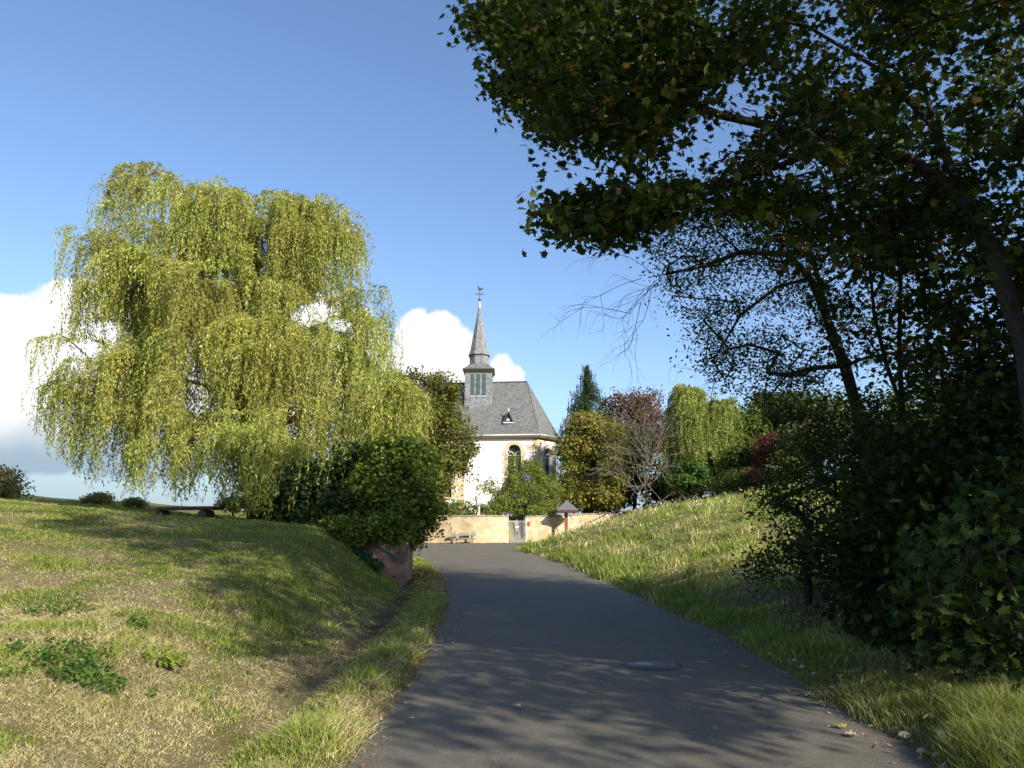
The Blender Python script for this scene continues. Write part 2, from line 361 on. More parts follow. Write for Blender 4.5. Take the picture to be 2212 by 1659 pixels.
def H(X, Y):
    X = np.asarray(X, float); Y = np.asarray(Y, float)
    e = (vnoise(X * 2.2, Y * 2.2, 5) - 0.5) * 0.14 * (1 + Y / 60)
    L = Lx(Y) + e; Rr = Rx(Y) - e; z0 = zr(Y)
    sl = L - X; sr = X - Rr
    near = 1 - sstep(23, 25, Y)
    A = np.interp(Y, [0, 5, 9, 12, 20, 24, 31, 40, 60], [0.2, 0.25, 0.45, 0.65, 1.35, 1.5, 1.42, 1.55, 2.3])
    Wd = np.interp(Y, [0, 10, 20, 31], [3.2, 3.0, 2.8, 3.2])
    lf = 0.03 + 0.07 * bump1(sl, 0.45, 0.3) - 0.12 * bump1(sl, 1.15, 0.28) * near + A * sstep(1.2, 1.2 + Wd, sl) + 0.066 * np.maximum(0, sl - 1.2 - Wd) + 0.0010 * np.clip(sl - 1.2 - Wd, 0, 30) ** 2
    lf = lf - 0.012 * np.maximum(0, sl - 22)
    lf = lf * (1 - 0.93 * sstep(50, 130, Y)) * (1 - 0.9 * sstep(60, 300, -X))
    g = np.interp(Y, [0, 8, 14, 30, 45, 55], [0.35, 0.45, 0.65, 0.8, 0.86, 0.95])
    rt = 0.02 + 0.05 * bump1(sr, 0.5, 0.4) + g * 7.5 * (1 - np.exp(-np.maximum(0, sr - 0.2) / 20))
    inside = -0.035
    h = np.where(sl > 0, lf * np.clip(sl / 0.25, 0, 1) + inside * (1 - np.clip(sl / 0.25, 0, 1)),
                 np.where(sr > 0, rt * np.clip(sr / 0.25, 0, 1) + inside * (1 - np.clip(sr / 0.25, 0, 1)), inside))
    h = h + z0
    und = (fbm(X * 0.9, Y * 0.9, 9) - 0.5) * 0.16 + (fbm(X * 0.15, Y * 0.15, 19, 3) - 0.5) * 0.6 * sstep(2, 8, np.maximum(sl, sr))
    h = h + und * np.clip(np.maximum(sl, sr) / 1.0, 0, 1)
    wy = np.interp(X, WALLX, WALLY)
    yard = sstep(wy + 0.15, wy + 0.75, Y)
    h = h * (1 - yard) + np.maximum(h, 2.25) * yard
    return h
def Hs(x, y): return float(H(x, y))
def G(x, y, lo=3.0):      # ground point seen at (x, y) of the 2212 px view
    d = ray(x, y); o = Vector((0, 0, CAMZ)); t = lo
    while t < 400:
        p = o + d * t
        if p.z <= Hs(p.x, p.y): break
        t += 0.04 + t * 0.002
    return Vector((p.x, p.y, Hs(p.x, p.y)))

def axis(a, b, step, far):
    mid = list(np.arange(a, b + 1e-6, step)); lo = []; hi = []; s = step; v = a
    while v > -far: s *= 1.22; v -= s; lo.append(v)
    s = step; v = b
    while v < far: s *= 1.22; v += s; hi.append(v)
    return np.array(lo[::-1] + mid + hi)
gx = axis(-16, 14, 0.2, 2500); gy = axis(2, 64, 0.2, 2500)
GX, GY = np.meshgrid(gx, gy); GZ = H(GX, GY)
V = np.stack([GX.ravel(), GY.ravel(), GZ.ravel()], 1)
nx, ny = len(gx), len(gy)
ii, jj = np.meshgrid(np.arange(nx - 1), np.arange(ny - 1)); i0 = (jj * nx + ii).ravel()
loops = np.stack([i0, i0 + 1, i0 + nx + 1, i0 + nx], 1).ravel()
STRAW = np.array([0.40, 0.32, 0.175]); GREEN = np.array([0.145, 0.18, 0.04]); OLIVE = np.array([0.24, 0.23, 0.07]); SOIL = np.array([0.06, 0.045, 0.032]); GRIT = np.array([0.24, 0.19, 0.13])
def mixv(a, b, t): t = np.asarray(t)[..., None]; return a * (1 - t) + b * t
def turf_green(X, Y):
    """0 = dry straw, 1 = fresh green, a property of the turf itself"""
    n = fbm(X * 0.55, Y * 0.4, 31, 4); n2 = fbm(X * 2.3, Y * 1.9, 41, 3)
    g = sstep(0.40, 0.62, 0.62 * n + 0.38 * n2)
    sl = Lx(Y) - X; sr = X - Rx(Y)
    g = np.maximum(g, .8 * bump1(sl, 0.5, 0.5) * sstep(.25, .55, n2)); g = np.maximum(g, 0.95 * bump1(sr, 0.55, 0.6))
    g = np.where(sr > 0, np.where(Y < 9, .30 + .55 * g, 0.35 + 0.65 * g), .10 + g * 0.88)
    g = g + np.where(sl > 0, 0.35 * sstep(10, 20, Y), 0)
    return np.clip(g, 0, 1)
def ditch(X, Y):
    sl = Lx(Y) - X
    return bump1(sl, 1.12, 0.25) * sstep(8.5, 11.5, Y) * (.55 + .45 * sstep(.35, .6, fbm(X * 1.7, Y * 1.2, 63, 3))) * (1 - sstep(24, 27, Y))
gg = turf_green(GX, GY); col = mixv(STRAW, mixv(OLIVE, GREEN, sstep(0.5, 1, gg)), sstep(0.05, 0.6, gg))
SLg = Lx(GY) - GX; SRg = GX - Rx(GY)
edge = np.maximum(bump1(SLg, 0.0, 0.16), bump1(SRg, 0.0, 0.22)); col = mixv(col, GRIT, np.clip(edge * 1.1, 0, 1))
col = mixv(col, SOIL, np.clip(ditch(GX, GY) * .95, 0, 1))
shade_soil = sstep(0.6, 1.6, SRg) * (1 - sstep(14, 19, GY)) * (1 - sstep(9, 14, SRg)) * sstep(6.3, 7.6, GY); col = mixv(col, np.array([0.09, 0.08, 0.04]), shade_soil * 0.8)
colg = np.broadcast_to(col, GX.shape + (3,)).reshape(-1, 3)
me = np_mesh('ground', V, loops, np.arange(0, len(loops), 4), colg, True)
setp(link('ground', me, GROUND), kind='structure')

ry = np.concatenate([np.arange(-40, 3, 2.0), np.arange(3, 57.2, 0.3)]); kx = 25
RV = []
for y in ry:
    l, r = float(Lx(y)) - 0.1, float(Rx(y)) + 0.1
    for k in range(kx):
        u = k / (kx - 1); x = l + (r - l) * u
        RV.append((x, y, float(zr(y)) + 0.004 + 0.035 * (1 - (2 * u - 1) ** 2) * (1 if y < 40 else max(0, 1 - (y - 40) / 4))))
me = bpy.data.meshes.new('road')
me.from_pydata(RV, [], [(j * kx + i, j * kx + i + 1, (j + 1) * kx + i + 1, (j + 1) * kx + i) for j in range(len(ry) - 1) for i in range(kx - 1)])
for p in me.polygons: p.use_smooth = True
setp(link('road', me, ASPHALT), kind='structure')
def road_z(x, y):
    l, r = float(Lx(y)) - 0.1, float(Rx(y)) + 0.1; u = (x - l) / (r - l)
    return float(zr(y)) + 0.004 + 0.035 * (1 - (2 * u - 1) ** 2) * (1 if y < 40 else max(0, 1 - (y - 40) / 4))

# ---------------------------------------------------------------- leaf clouds
def unit(v): return v / np.maximum(1e-9, np.linalg.norm(v, axis=1, keepdims=True))
SH_MAPLE = np.array([(0, -.42, 0), (.12, -.36, .02), (.38, -.42, -.04), (.30, -.20, .0), (.56, .06, -.08), (.28, .06, .02), (.30, .26, -.02), (.12, .20, .03), (0, .62, -.06),
                     (-.12, .20, .03), (-.30, .26, -.02), (-.28, .06, .02), (-.56, .06, -.08), (-.30, -.20, .0), (-.38, -.42, -.04), (-.12, -.36, .02)])
SH_OVAL = np.array([(0, -.5, 0), (.26, -.12, -.04), (.20, .25, -.03), (0, .55, 0), (-.20, .25, -.03), (-.26, -.12, -.04)])
SH_LANCE = np.array([(0, -.5, 0), (.10, -.05, .02), (0, .5, 0), (-.10, -.05, .02)])
SH_QUAD = np.array([(-.4, -.45, 0), (.42, -.35, .06), (.36, .45, 0), (-.3, .4, .06)])
def pick(pal, n, jit=0.22, r=rng):
    """palette: list of (weight, (r,g,b)) leaf pigments"""
    w = np.array([p[0] for p in pal], float); w /= w.sum(); c = np.array([p[1] for p in pal])
    k = r.choice(len(pal), size=n, p=w)
    return c[k] * (1 + (r.random((n, 1)) - 0.5) * 2 * jit)
def leaf_mesh(name, Pn, nrm, size, shape, colors, tang=None, r=rng):
    n = len(Pn); k = len(shape)
    if tang is None: tang = r.normal(size=(n, 3))
    t = unit(tang - nrm * np.sum(tang * nrm, 1, keepdims=True)); b = np.cross(nrm, t)
    s = np.asarray(size).reshape(-1, 1, 1) * np.ones((n, 1, 1))
    # the blade's long axis (shape y) runs along t
    V = Pn[:, None, :] + s * (shape[None, :, 1:2] * t[:, None, :] + shape[None, :, 0:1] * b[:, None, :] + shape[None, :, 2:3] * nrm[:, None, :])
    return np_mesh(name, V.reshape(-1, 3), np.arange(n * k), np.arange(0, n * k, k), np.repeat(colors, k, axis=0))
def ell_clumps(ells, n, r=rng, shell=0.55):
    """clump centres through the outer part of a union of world-space ellipsoids (cx,cy,cz,rx,ry,rz)"""
    E = np.array(ells, float); w = (E[:, 3] * E[:, 4] * E[:, 5]) ** (2 / 3.0); w /= w.sum()
    k = r.choice(len(E), size=n * 3, p=w)
    d = unit(r.normal(size=(n * 3, 3))); rad = 1 - shell * r.random((n * 3, 1)) ** 1.6
    p = E[k, :3] + d * rad * E[k, 3:6]
    q = (p[:, None, :] - E[None, :, :3]) / E[None, :, 3:6]; inside = (np.linalg.norm(q, axis=2) < 0.62).any(1)
    sel = np.where(~inside)[0][:n]; return p[sel], d[sel]
def spray(C, D, per, rc, r=rng, flat=0.7):
    n = len(C); p = np.repeat(C, per, 0) + np.clip(r.normal(size=(n * per, 3)), -1.7, 1.7) * np.array([rc, rc, rc * flat]) * np.repeat(0.6 + 0.8 * r.random((n, 1)), per, 0)
    nr = unit(np.repeat(D, per, 0) * 0.6 + np.array([0, 0, 0.55]) + r.normal(size=(n * per, 3)) * 0.55)
    return p, nr
def grow(chains, targets, r_tip=0.012, maxr=0.5, k=5, bend=0.12, r=rng, power=0.5, minr=None):
    """branch skeleton: every clump hangs on the nearest wood already grown. chains: trunk first, then limbs. Returns MB."""
    if not isinstance(chains[0], list): chains = [list(chains)]
    N = []; par = []
    for ch in chains:
        for q, p in enumerate(ch):
            p = Vector(p)
            if q == 0:
                if N: par.append(min(range(len(N)), key=lambda i: (N[i] - p).length))
                else: par.append(-1)
            else: par.append(len(N) - 1)
            N.append(p)
    nb = len(N); b0 = np.array([tuple(p) for p in N]); T = np.array(targets).reshape(-1, 3)
    d = np.min(np.linalg.norm(T[:, None, :] - b0[None], axis=2), axis=1) if len(T) else np.array([])
    A = b0.copy()
    for i in np.argsort(d):
        t = T[i]; dist = np.linalg.norm(A - t, axis=1) + 0.9 * np.maximum(0, A[:, 2] - t[2])
        j = int(np.argmin(dist)); a = Vector(A[j]); tv = Vector(t); L = (tv - a).length
        steps = max(1, min(5, int(L / 0.7))); prev = j; new = []
        for s in range(1, steps + 1):
            u = s / steps; q = a.lerp(tv, u) + Vector(r.normal(size=3)) * bend * L * (0.35 if s < steps else 0) + Vector((0, 0, 0.10 * L * math.sin(math.pi * u)))
            N.append(q); par.append(prev); prev = len(N) - 1; new.append(tuple(q))
        A = np.vstack([A, np.array(new)])
    cnt = [0.0] * len(N)
    for i in range(len(N) - 1, -1, -1):
        cnt[i] += 1
        if par[i] >= 0: cnt[par[i]] += cnt[i]
    rad = [min(maxr, r_tip * c ** power) for c in cnt]
    if minr:
        for i in range(nb): rad[i] = max(rad[i], minr)
    mb = MB()
    for i in range(len(N)):
        p = par[i]
        if p < 0: continue
        mb.tube([N[p], N[i]], [min(rad[p], rad[i] * 1.25), rad[i]], (8 if rad[i] > 0.06 else k) if rad[i] > 0.02 else 3, cap=False)
    return mb
def tree(name, label, lobes, base, palette, n=200, per=90, rc=0.35, size=0.13, shape=SH_QUAD, cat='tree', group=None, bark=None, seed=1,
         shell=0.55, trunk_r=0.25, r_tip=0.012, sizevar=0.35, flat=0.75, trunk_pts=None):
    """lobes: (x, y, rx, ry, Y, depth_radius) in the 2212 px view, turned into real ellipsoids at distance Y"""
    r = np.random.default_rng(seed)
    E = []
    for (x, y, rx, ry, Y, rd) in lobes:
        c = P(x, y, Y); a3 = np.array([M(rx, Y), rd, M(ry, Y)])
        if n < 90: E.append((c.x, c.y, c.z, *a3)); continue
        E.append((c.x, c.y, c.z, *(a3 * (.74 if cat == 'tree' else .9))))
        for q in range(6):
            d = unit(r.normal(size=(1, 3)))[0]; k = .5 + .38 * r.random(); f = .28 + .22 * r.random(); E.append((*(np.array(c) + d * a3 * k), *(a3 * f)))
    C, D = ell_clumps(E, int(n * 1.15), r, shell)
    kk = (fbm(C[:, 0] * .8 + C[:, 1] * .3, C[:, 2] * .9, seed, 2) > .27) if n >= 90 and cat == 'tree' else np.ones(len(C), bool); C, D = C[kk], D[kk]
    gz = H(C[:, 0], C[:, 1]) + 0.05
    C[:, 2] = np.maximum(C[:, 2], gz + 0.1)
    o = empty(name, base, label, cat, group)
    p, nr = spray(C, D, per, rc, r, flat)
    p[:, 2] = np.maximum(p[:, 2], H(p[:, 0], p[:, 1]) + 0.02)
    tone = np.repeat(pick([(1, (1, 1, 1))], len(C), 0.22, r), per, 0)
    cl = pick(palette, len(p), 0.25, r) * tone
    link('crown', leaf_mesh('crown', p, nr, size * (1 - sizevar + 2 * sizevar * r.random(len(p))), shape, cl, r=r), LEAF, o)
    top = np.mean(np.array(E)[:, :3], 0)
    bp = trunk_pts or [Vector(base), Vector(base).lerp(Vector(top), 0.35) + Vector((0.1, 0, 0)), Vector(base).lerp(Vector(top), 0.7), Vector(top)]
    mb = grow([tuple(q) for q in bp], C, r_tip, trunk_r, r=r)
    link('trunk', mb.mesh('trunk', True), bark or BARK, o)
    return o
def base_at(x, Y):
    p = P(x, 1150, Y); return Vector((p.x, Y, Hs(p.x, Y) - 0.05))

# ================================================================ the church
def Q(sx, sy, Y): return P(sx * 0.54, sy * 0.54, Y)          # from full-resolution photo pixels
def hitplane(sx, sy, p0, n):
    d = ray(sx * 0.54, sy * 0.54); o = Vector((0, 0, CAMZ)); t = (Vector(p0) - o).dot(n) / d.dot(n); return o + d * t
def arch(uc, w, zs, zsp, zt, n=8):
    """pointed arch outline (u, z), counter-clockwise from lower left"""
    h = w / 2; pts = [(uc - h, zs), (uc + h, zs)]
    for i in range(n + 1):
        a = i / n * math.pi / 2 * 0.999; pts.append((uc + h * math.cos(a) ** 0.8, zsp + (zt - zsp) * math.sin(a) ** 0.95))
    for i in range(n - 1, -1, -1):
        a = i / n * math.pi / 2 * 0.999; pts.append((uc - h * math.cos(a) ** 0.8, zsp + (zt - zsp) * math.sin(a) ** 0.95))
    return pts
class Plane:
    def __init__(s, p0, p1):
        s.p0 = Vector((p0[0], p0[1], 0)); s.p1 = Vector((p1[0], p1[1], 0)); s.t = (s.p1 - s.p0).normalized(); s.len = (s.p1 - s.p0).length
        s.n = Vector((s.t.y, -s.t.x, 0))       # outward (towards the viewer for a left-to-right wall)
    def at(s, u, z, d=0): return s.p0 + s.t * u + Vector((0, 0, z)) + s.n * d
    def uz(s, sx, sy):
        h = hitplane(sx, sy, s.p0, s.n); return (h - s.p0).dot(s.t), h.z
def wall_holes(mb, pl, z0, z1, holes, reveal):
    outer = [(0, z0), (pl.len, z0), (pl.len, z1), (0, z1)]
    lines = [[Vector((u, z, 0)) for u, z in lp] for lp in [outer] + holes]; flat = [v for lp in lines for v in lp]
    tris = tessellate_polygon(lines)
    mb.add([pl.at(v.x, v.y) for v in flat], [t for t in tris])
    for lp in holes:
        n = len(lp); mb.add([pl.at(u, z) for u, z in lp] + [pl.at(u, z, -reveal) for u, z in lp], [(i, (i + 1) % n, n + (i + 1) % n, n + i) for i in range(n)])
def ring(mb, pl, inner, outer, d0, d1):
    n = len(inner)
    vs = [pl.at(u, z, d1) for u, z in inner] + [pl.at(u, z, d1) for u, z in outer] + [pl.at(u, z, d0) for u, z in outer] + [pl.at(u, z, d0) for u, z in inner]
    fs = []
    for i in range(n):
        j = (i + 1) % n; fs += [(i, j, n + j, n + i), (n + i, n + j, 2 * n + j, 2 * n + i), (3 * n + i, 3 * n + j, j, i)]
    mb.add(vs, fs)
YC = 66.0
Ac = Q(2151, 1745, YC); Bc = Q(2224, 1760, 68.2)
ZE = Ac.z; ZG = 2.0
A2 = (Ac.x, YC); B2 = (Bc.x, 68.2); F2 = (Ac.x - 13.0, YC + 1.55); C2 = (Bc.x, 71.2); D2 = (Ac.x, 73.2); E2 = (F2[0], 74.6)
front = Plane(F2, A2); facet = Plane(A2, B2); east = Plane(B2, C2)
church = empty('church', (A2[0] - 5, YC + 3, ZG), 'small white church with steep slate roof and slender slate bell turret behind the sandstone wall', 'church')
wu0, wz_t = front.uz(2029.5, 1779); wu1, _ = front.uz(2084, 1779); _, wsp = front.uz(2050, 1812); _, wsl = front.uz(2050, 1962)
win1 = arch((wu0 + wu1) / 2, wu1 - wu0, wsl, wsp, wz_t)
fu0, ft = facet.uz(2177, 1791); fu1, _ = facet.uz(2209, 1791); _, fsp = facet.uz(2190, 1822)
win2 = arch((fu0 + fu1) / 2, fu1 - fu0, wsl, fsp, ft)
mb = MB(); wall_holes(mb, front, ZG - .5, ZE, [win1], 0.42); wall_holes(mb, facet, ZG - .5, ZE, [win2], 0.42)
for pl in (east, Plane(C2, D2), Plane(D2, E2), Plane(E2, F2)): wall_holes(mb, pl, ZG - .5, ZE, [], 0)
wallm = mb.mesh('wall', fixn=False); wall_o = link('wall', wallm, PLASTER, church)
def window(pl, lp, name_uc, w, zs, zsp, zt, label=None):
    surr = MB(); o_lp = arch(name_uc, w + 0.50, zs - 0.25, zsp, zt + 0.27)
    ring(surr, pl, lp, o_lp, -0.002, 0.025)
    # toothed blocks that run into the plaster
    z = zs; k = 0
    while z < zsp:
        if k % 2 == 0:
            for sgn in (-1, 1):
                uu = name_uc + sgn * (w / 2 + 0.25 + 0.09); c = pl.at(uu, z + 0.17, 0.0105)
                surr.box(c, (0.18, 0.035, 0.34), Matrix.Rotation(math.atan2(pl.t.y, pl.t.x), 3, 'Z'))
        z += 0.36; k += 1
    wo = link('window', MB().prism([pl.at(u, zz, -0.36) for u, zz in arch(name_uc, w - 0.004, zs + .002, zsp, zt - .002)], tuple(-pl.n * 0.04)).mesh('window'), GLASS, church)
    link('frame', surr.mesh('frame'), QUOIN, wo)
    bars = MB(); rotm = Matrix.Rotation(math.atan2(pl.t.y, pl.t.x), 3, 'Z'); zc = zsp - 0.2
    bars.box(pl.at(name_uc, (zs + zc) / 2, -0.325), (0.07, 0.06, zc - zs), rotm)
    bars.box(pl.at(name_uc, zc + 0.03, -0.325), (w - 0.01, 0.06, 0.06), rotm)
    bars.box(pl.at(name_uc, zc - 1.5, -0.325), (w - 0.01, 0.06, 0.05), rotm)
    for sg in (-1, 1):
        bars.tube([pl.at(name_uc + sg * w * 0.5 * math.sin(a) ** 1.3, zc + 0.05 + (zt - zc - 0.25) * (math.sin(a) * 0.75), -0.325) for a in (0, .3, .6, .9, 1.2)], 0.03, 4)
        bars.tube([pl.at(name_uc + sg * (w * .25 + w * .2 * math.cos(a)), zc + 0.05 + 0.28 * math.sin(a), -0.325) for a in (0, .5, 1, 1.57, 2.1, 2.6, 3.14)], 0.025, 4)
    link('mullion', bars.mesh('mullion'), LEAD, wo)
    ld = MB()
    for q in range(1, 8):
        if q == 4: continue
        ld.box(pl.at(name_uc - w / 2 + q * w / 8, (zs + zc) / 2, -0.345), (0.018, 0.02, zc - zs - .02), rotm)
    zz = zs + 0.3
    while zz < zc: ld.box(pl.at(name_uc, zz, -0.344), (w - 0.02, 0.018, 0.018), rotm); zz += 0.3
    link('glazing_bars', ld.mesh('glazing_bars'), THINLEAD, wo)
window(front, win1, (wu0 + wu1) / 2, wu1 - wu0, wsl, wsp, wz_t); window(facet, win2, (fu0 + fu1) / 2, fu1 - fu0, wsl, fsp, ft)
# quoins at the corner between front and apse facet
qb = MB(); z = ZG - 0.3; k = 0
ang_f = math.atan2(front.t.y, front.t.x); ang_c = math.atan2(facet.t.y, facet.t.x)
while z < ZE - 0.1:
    h = min(0.46, ZE - 0.02 - z); lf = [0.55, 0.25, 0.95, 0.3][k % 4]; rf = [0.28, 0.6, 0.3, 0.45][k % 4]
    qb.box(front.at(front.len - lf / 2 + 0.02, z + h / 2, 0.0), (lf, 0.05 + 0.004 * (k % 2), h), Matrix.Rotation(ang_f, 3, 'Z'))
    qb.box(facet.at(rf / 2 - 0.01, z + h / 2, 0.0), (rf, 0.056 + 0.004 * (k % 2), h), Matrix.Rotation(ang_c, 3, 'Z'))
    z += h; k += 1
link('quoins', qb.mesh('quoins'), QUOIN, church)
# projecting bay at the left with a small two-light window
pb0 = Q(1690, 1900, 65.2); pb1 = Q(1858, 1900, 65.0); bay = Plane((pb0.x - 3, 65.4), (pb1.x, 65.0)); zb = Q(1858, 1868, 65.0).z
bu0, bz1 = bay.uz(1748, 1925); bu1, bz0 = bay.uz(1806, 1988)
hole = [(bu0, bz0), (bu1, bz0), (bu1, bz1), (bu0, bz1)]
mb = MB(); wall_holes(mb, bay, ZG - .5, zb, [hole], 0.35); wall_holes(mb, Plane((pb1.x, 65.0), (pb1.x, 67.2)), ZG - .5, zb, [], 0)
bo = link('side_bay', mb.mesh('side_bay', fixn=False), PLASTER, church)
wo = link('window', MB().prism([bay.at(u, z, -0.3) for u, z in hole], tuple(-bay.n * 0.04)).mesh('window'), GLASS, bo)
# frame, sill and bars of the small window
fr = MB(); ob = [(bu0 - .22, bz0 - .05), (bu1 + .22, bz0 - .05), (bu1 + .22, bz1 + .25), (bu0 - .22, bz1 + .25)]; ring(fr, bay, hole, ob, -0.002, 0.02)
rb = Matrix.Rotation(math.atan2(bay.t.y, bay.t.x), 3, 'Z')
fr.box(bay.at((bu0 + bu1) / 2, bz0 - 0.13, 0.03), (bu1 - bu0 + 0.6, 0.16, 0.15), rb); fr.box(bay.at((bu0 + bu1) / 2, (bz0 + bz1) / 2, -0.2), (0.11, 0.12, bz1 - bz0 - .01), rb)
lead = MB()
for q in (1, 2, 4, 5): lead.box(bay.at(bu0 + q * (bu1 - bu0) / 6, (bz0 + bz1) / 2, -0.28), (0.02, 0.02, bz1 - bz0 - .02), rb)
zz = bz0 + .2
while zz < bz1: lead.box(bay.at((bu0 + bu1) / 2, zz, -0.28), (bu1 - bu0 - .02, 0.022, 0.02), rb); zz += 0.2
link('frame', fr.mesh('frame'), QUOIN, wo); link('glazing_bars', lead.mesh('glazing_bars'), THINLEAD, wo)
qb = MB(); z = ZG - .3; k = 0
while z < zb - 0.05:
    h = min(0.42, zb - z); lf = [0.95, 0.40][k % 2]
    qb.box(bay.at(bay.len - lf / 2 + .02, z + h / 2, 0.0), (lf, 0.05 + 0.004 * (k % 2), h), rb); z += h; k += 1
link('bay_quoins', qb.mesh('bay_quoins'), QUOIN, bo)
mb = MB(); a0, a1 = bay.at(-.2, zb, 0.3), bay.at(bay.len + .25, zb, 0.3); b1, b0 = Vector((a1.x, 67.0, zb + 1.3)), Vector((a0.x, 67.2, zb + 1.3))
mb.prism([a0, a1, b1, b0], (0, 0, 0.12)); link('bay_roof', mb.mesh('bay_roof'), SLATE, bo)
# main roof
foot = [F2, A2, B2, C2, D2, E2]; ridgeR = Q(2108, 1528, YC + 3.6); ZR = ridgeR.z
RR = Vector((ridgeR.x, YC + 3.6, ZR)); RL = Vector((F2[0] - 1, YC + 3.6 + 1.7, ZR))
cen = Vector((A2[0] - 3, YC + 3.7, 0)); rt = [RL, RR, RR, RR, RR, RL]; mb = MB(); eave = []; mid = []
for i, (p, rv) in enumerate(zip(foot, rt)):
    pv = Vector((p[0], p[1], ZE)); o = Vector((0, 0, 0))
    pr = Vector((*foot[i - 1], ZE)); nx_ = Vector((*foot[(i + 1) % 6], ZE))
    e1 = (pv - pr).normalized(); e2 = (nx_ - pv).normalized(); n1 = Vector((e1.y, -e1.x, 0)); n2 = Vector((e2.y, -e2.x, 0)); bi = (n1 + n2).normalized()
    ev = pv + bi * (0.42 / max(0.4, bi.dot(n1))); ev.z = ZE + 0.10
    md = ev.lerp(rv, 0.16); md.z = ZE + 0.10 + (ZR - ZE - 0.10) * 0.115
    eave.append(ev); mid.append(md)
for i in range(6):
    j = (i + 1) % 6
    if i == 5: continue
    mb.add([eave[i], eave[j], mid[j], mid[i]], [(0, 1, 2, 3)])
    if rt[i] == rt[j]: mb.add([mid[i], mid[j], rt[i]], [(0, 1, 2)])
    else: mb.add([mid[i], mid[j], rt[j], rt[i]], [(0, 1, 2, 3)])
roof = link('roof', mb.mesh('roof', fixn=False), SLATE, church)
g = MB(); sf = MB()
for i in range(4):
    g.tube([eave[i] + Vector((0, 0, -0.02)), eave[i + 1] + Vector((0, 0, -0.02))], 0.075, 8)
    w0 = Vector((*foot[i], ZE)); w1 = Vector((*foot[i + 1], ZE)); a, b_ = eave[i].copy(), eave[i + 1].copy(); a.z = b_.z = ZE + 0.05
    c_, d_ = eave[i].lerp(w0, 0.15), eave[i + 1].lerp(w1, 0.15); c_.z = d_.z = ZE - 0.12
    i0_, i1_ = w0 - (eave[i] - w0) * .05, w1 - (eave[i + 1] - w1) * .05; i0_.z = i1_.z = ZE - 0.16
    sf.add([c_, d_, i1_, i0_, a, b_], [(0, 1, 2, 3), (4, 5, 1, 0)])
link('gutter', g.mesh('gutter', True), ZINC, roof); link('soffit', sf.mesh('soffit'), mat_basic('soffit_board', (0.20, 0.13, 0.09), 0.8), roof)
rc = MB(); rc.tube([RL + Vector((0, 0, .03)), RR + Vector((0, 0, .03))], 0.07, 6)
for i in (1, 2): rc.tube([mid[i] + Vector((0, 0, 0)), RR], 0.03, 5)
link('ridge_cap', rc.mesh('ridge_cap'), mat_basic('ridge_slate', (0.10, 0.105, 0.11), 0.6, noise=.3), roof)
rn = (mid[1] - mid[0]).cross(RR - mid[1]).normalized()
# lightning conductor / drainpipe at the corner
dp = MB(); dp.tube([front.at(front.len - .32, ZG, .09), front.at(front.len - .32, ZE - .1, .09)], 0.02, 6); link('downpipe', dp.mesh('downpipe'), ZINC, church)
# small triangular dormer
dc = hitplane(2034, 1690, mid[1], rn); tp = hitplane(2033, 1655, mid[1], rn)
hw = (Q(2052, 1690, dc.y).x - Q(2017, 1690, dc.y).x) / 2; dh = tp.z - dc.z
yb = dc.y - 0.10; df = Vector((dc.x, yb, dc.z)); back = tp.y + 0.5
mb = MB(); t0 = 0.09
mb.prism([(df.x - hw - .12, yb - .1, dc.z - .06), (df.x, yb - .1, dc.z + dh + .12), (df.x, yb - .1, dc.z + dh), (df.x - hw, yb - .1, dc.z - .06)], (0, back - yb + .1, 0))
mb.prism([(df.x + hw + .12, yb - .1, dc.z - .06), (df.x + hw, yb - .1, dc.z - .06), (df.x, yb - .1, dc.z + dh), (df.x, yb - .1, dc.z + dh + .12)], (0, back - yb + .1, 0))
do = link('dormer', mb.mesh('dormer'), DARKTRIM, roof) if False else link('dormer', mb.mesh('dormer'), DARKTRIM, church)
mb = MB(); mb.prism([(df.x - hw + .05, yb + .1, dc.z), (df.x + hw - .05, yb + .1, dc.z), (df.x, yb + .1, dc.z + dh - .05)], (0, .05, 0)); link('dormer_front', mb.mesh('dormer_front'), mat_basic('dormer_board', (0.07, 0.055, 0.045), 0.8), do)
mb = MB(); mb.prism([(df.x - hw * .5, yb + .06, dc.z + .12), (df.x + hw * .5, yb + .06, dc.z + .12), (df.x + hw * .28, yb + .06, dc.z + dh * .42), (df.x - hw * .28, yb + .06, dc.z + dh * .42)], (0, .03, 0)); link('dormer_window', mb.mesh('dormer_window'), mat_basic('dormer_pane', (0.35, 0.40, 0.42), 0.2), do)
mb = MB(); mb.box((df.x, yb - .02, dc.z - .05), (hw * 2 + .15, 0.3, 0.07)); link('dormer_sill', mb.mesh('dormer_sill'), WHITE, do)
mb = MB(); mb.tube([(df.x, yb, dc.z + dh + .1), (df.x, yb, dc.z + dh + .32)], [.06, .05], 6); link('dormer_finial', mb.mesh('dormer_finial'), WHITE, do)
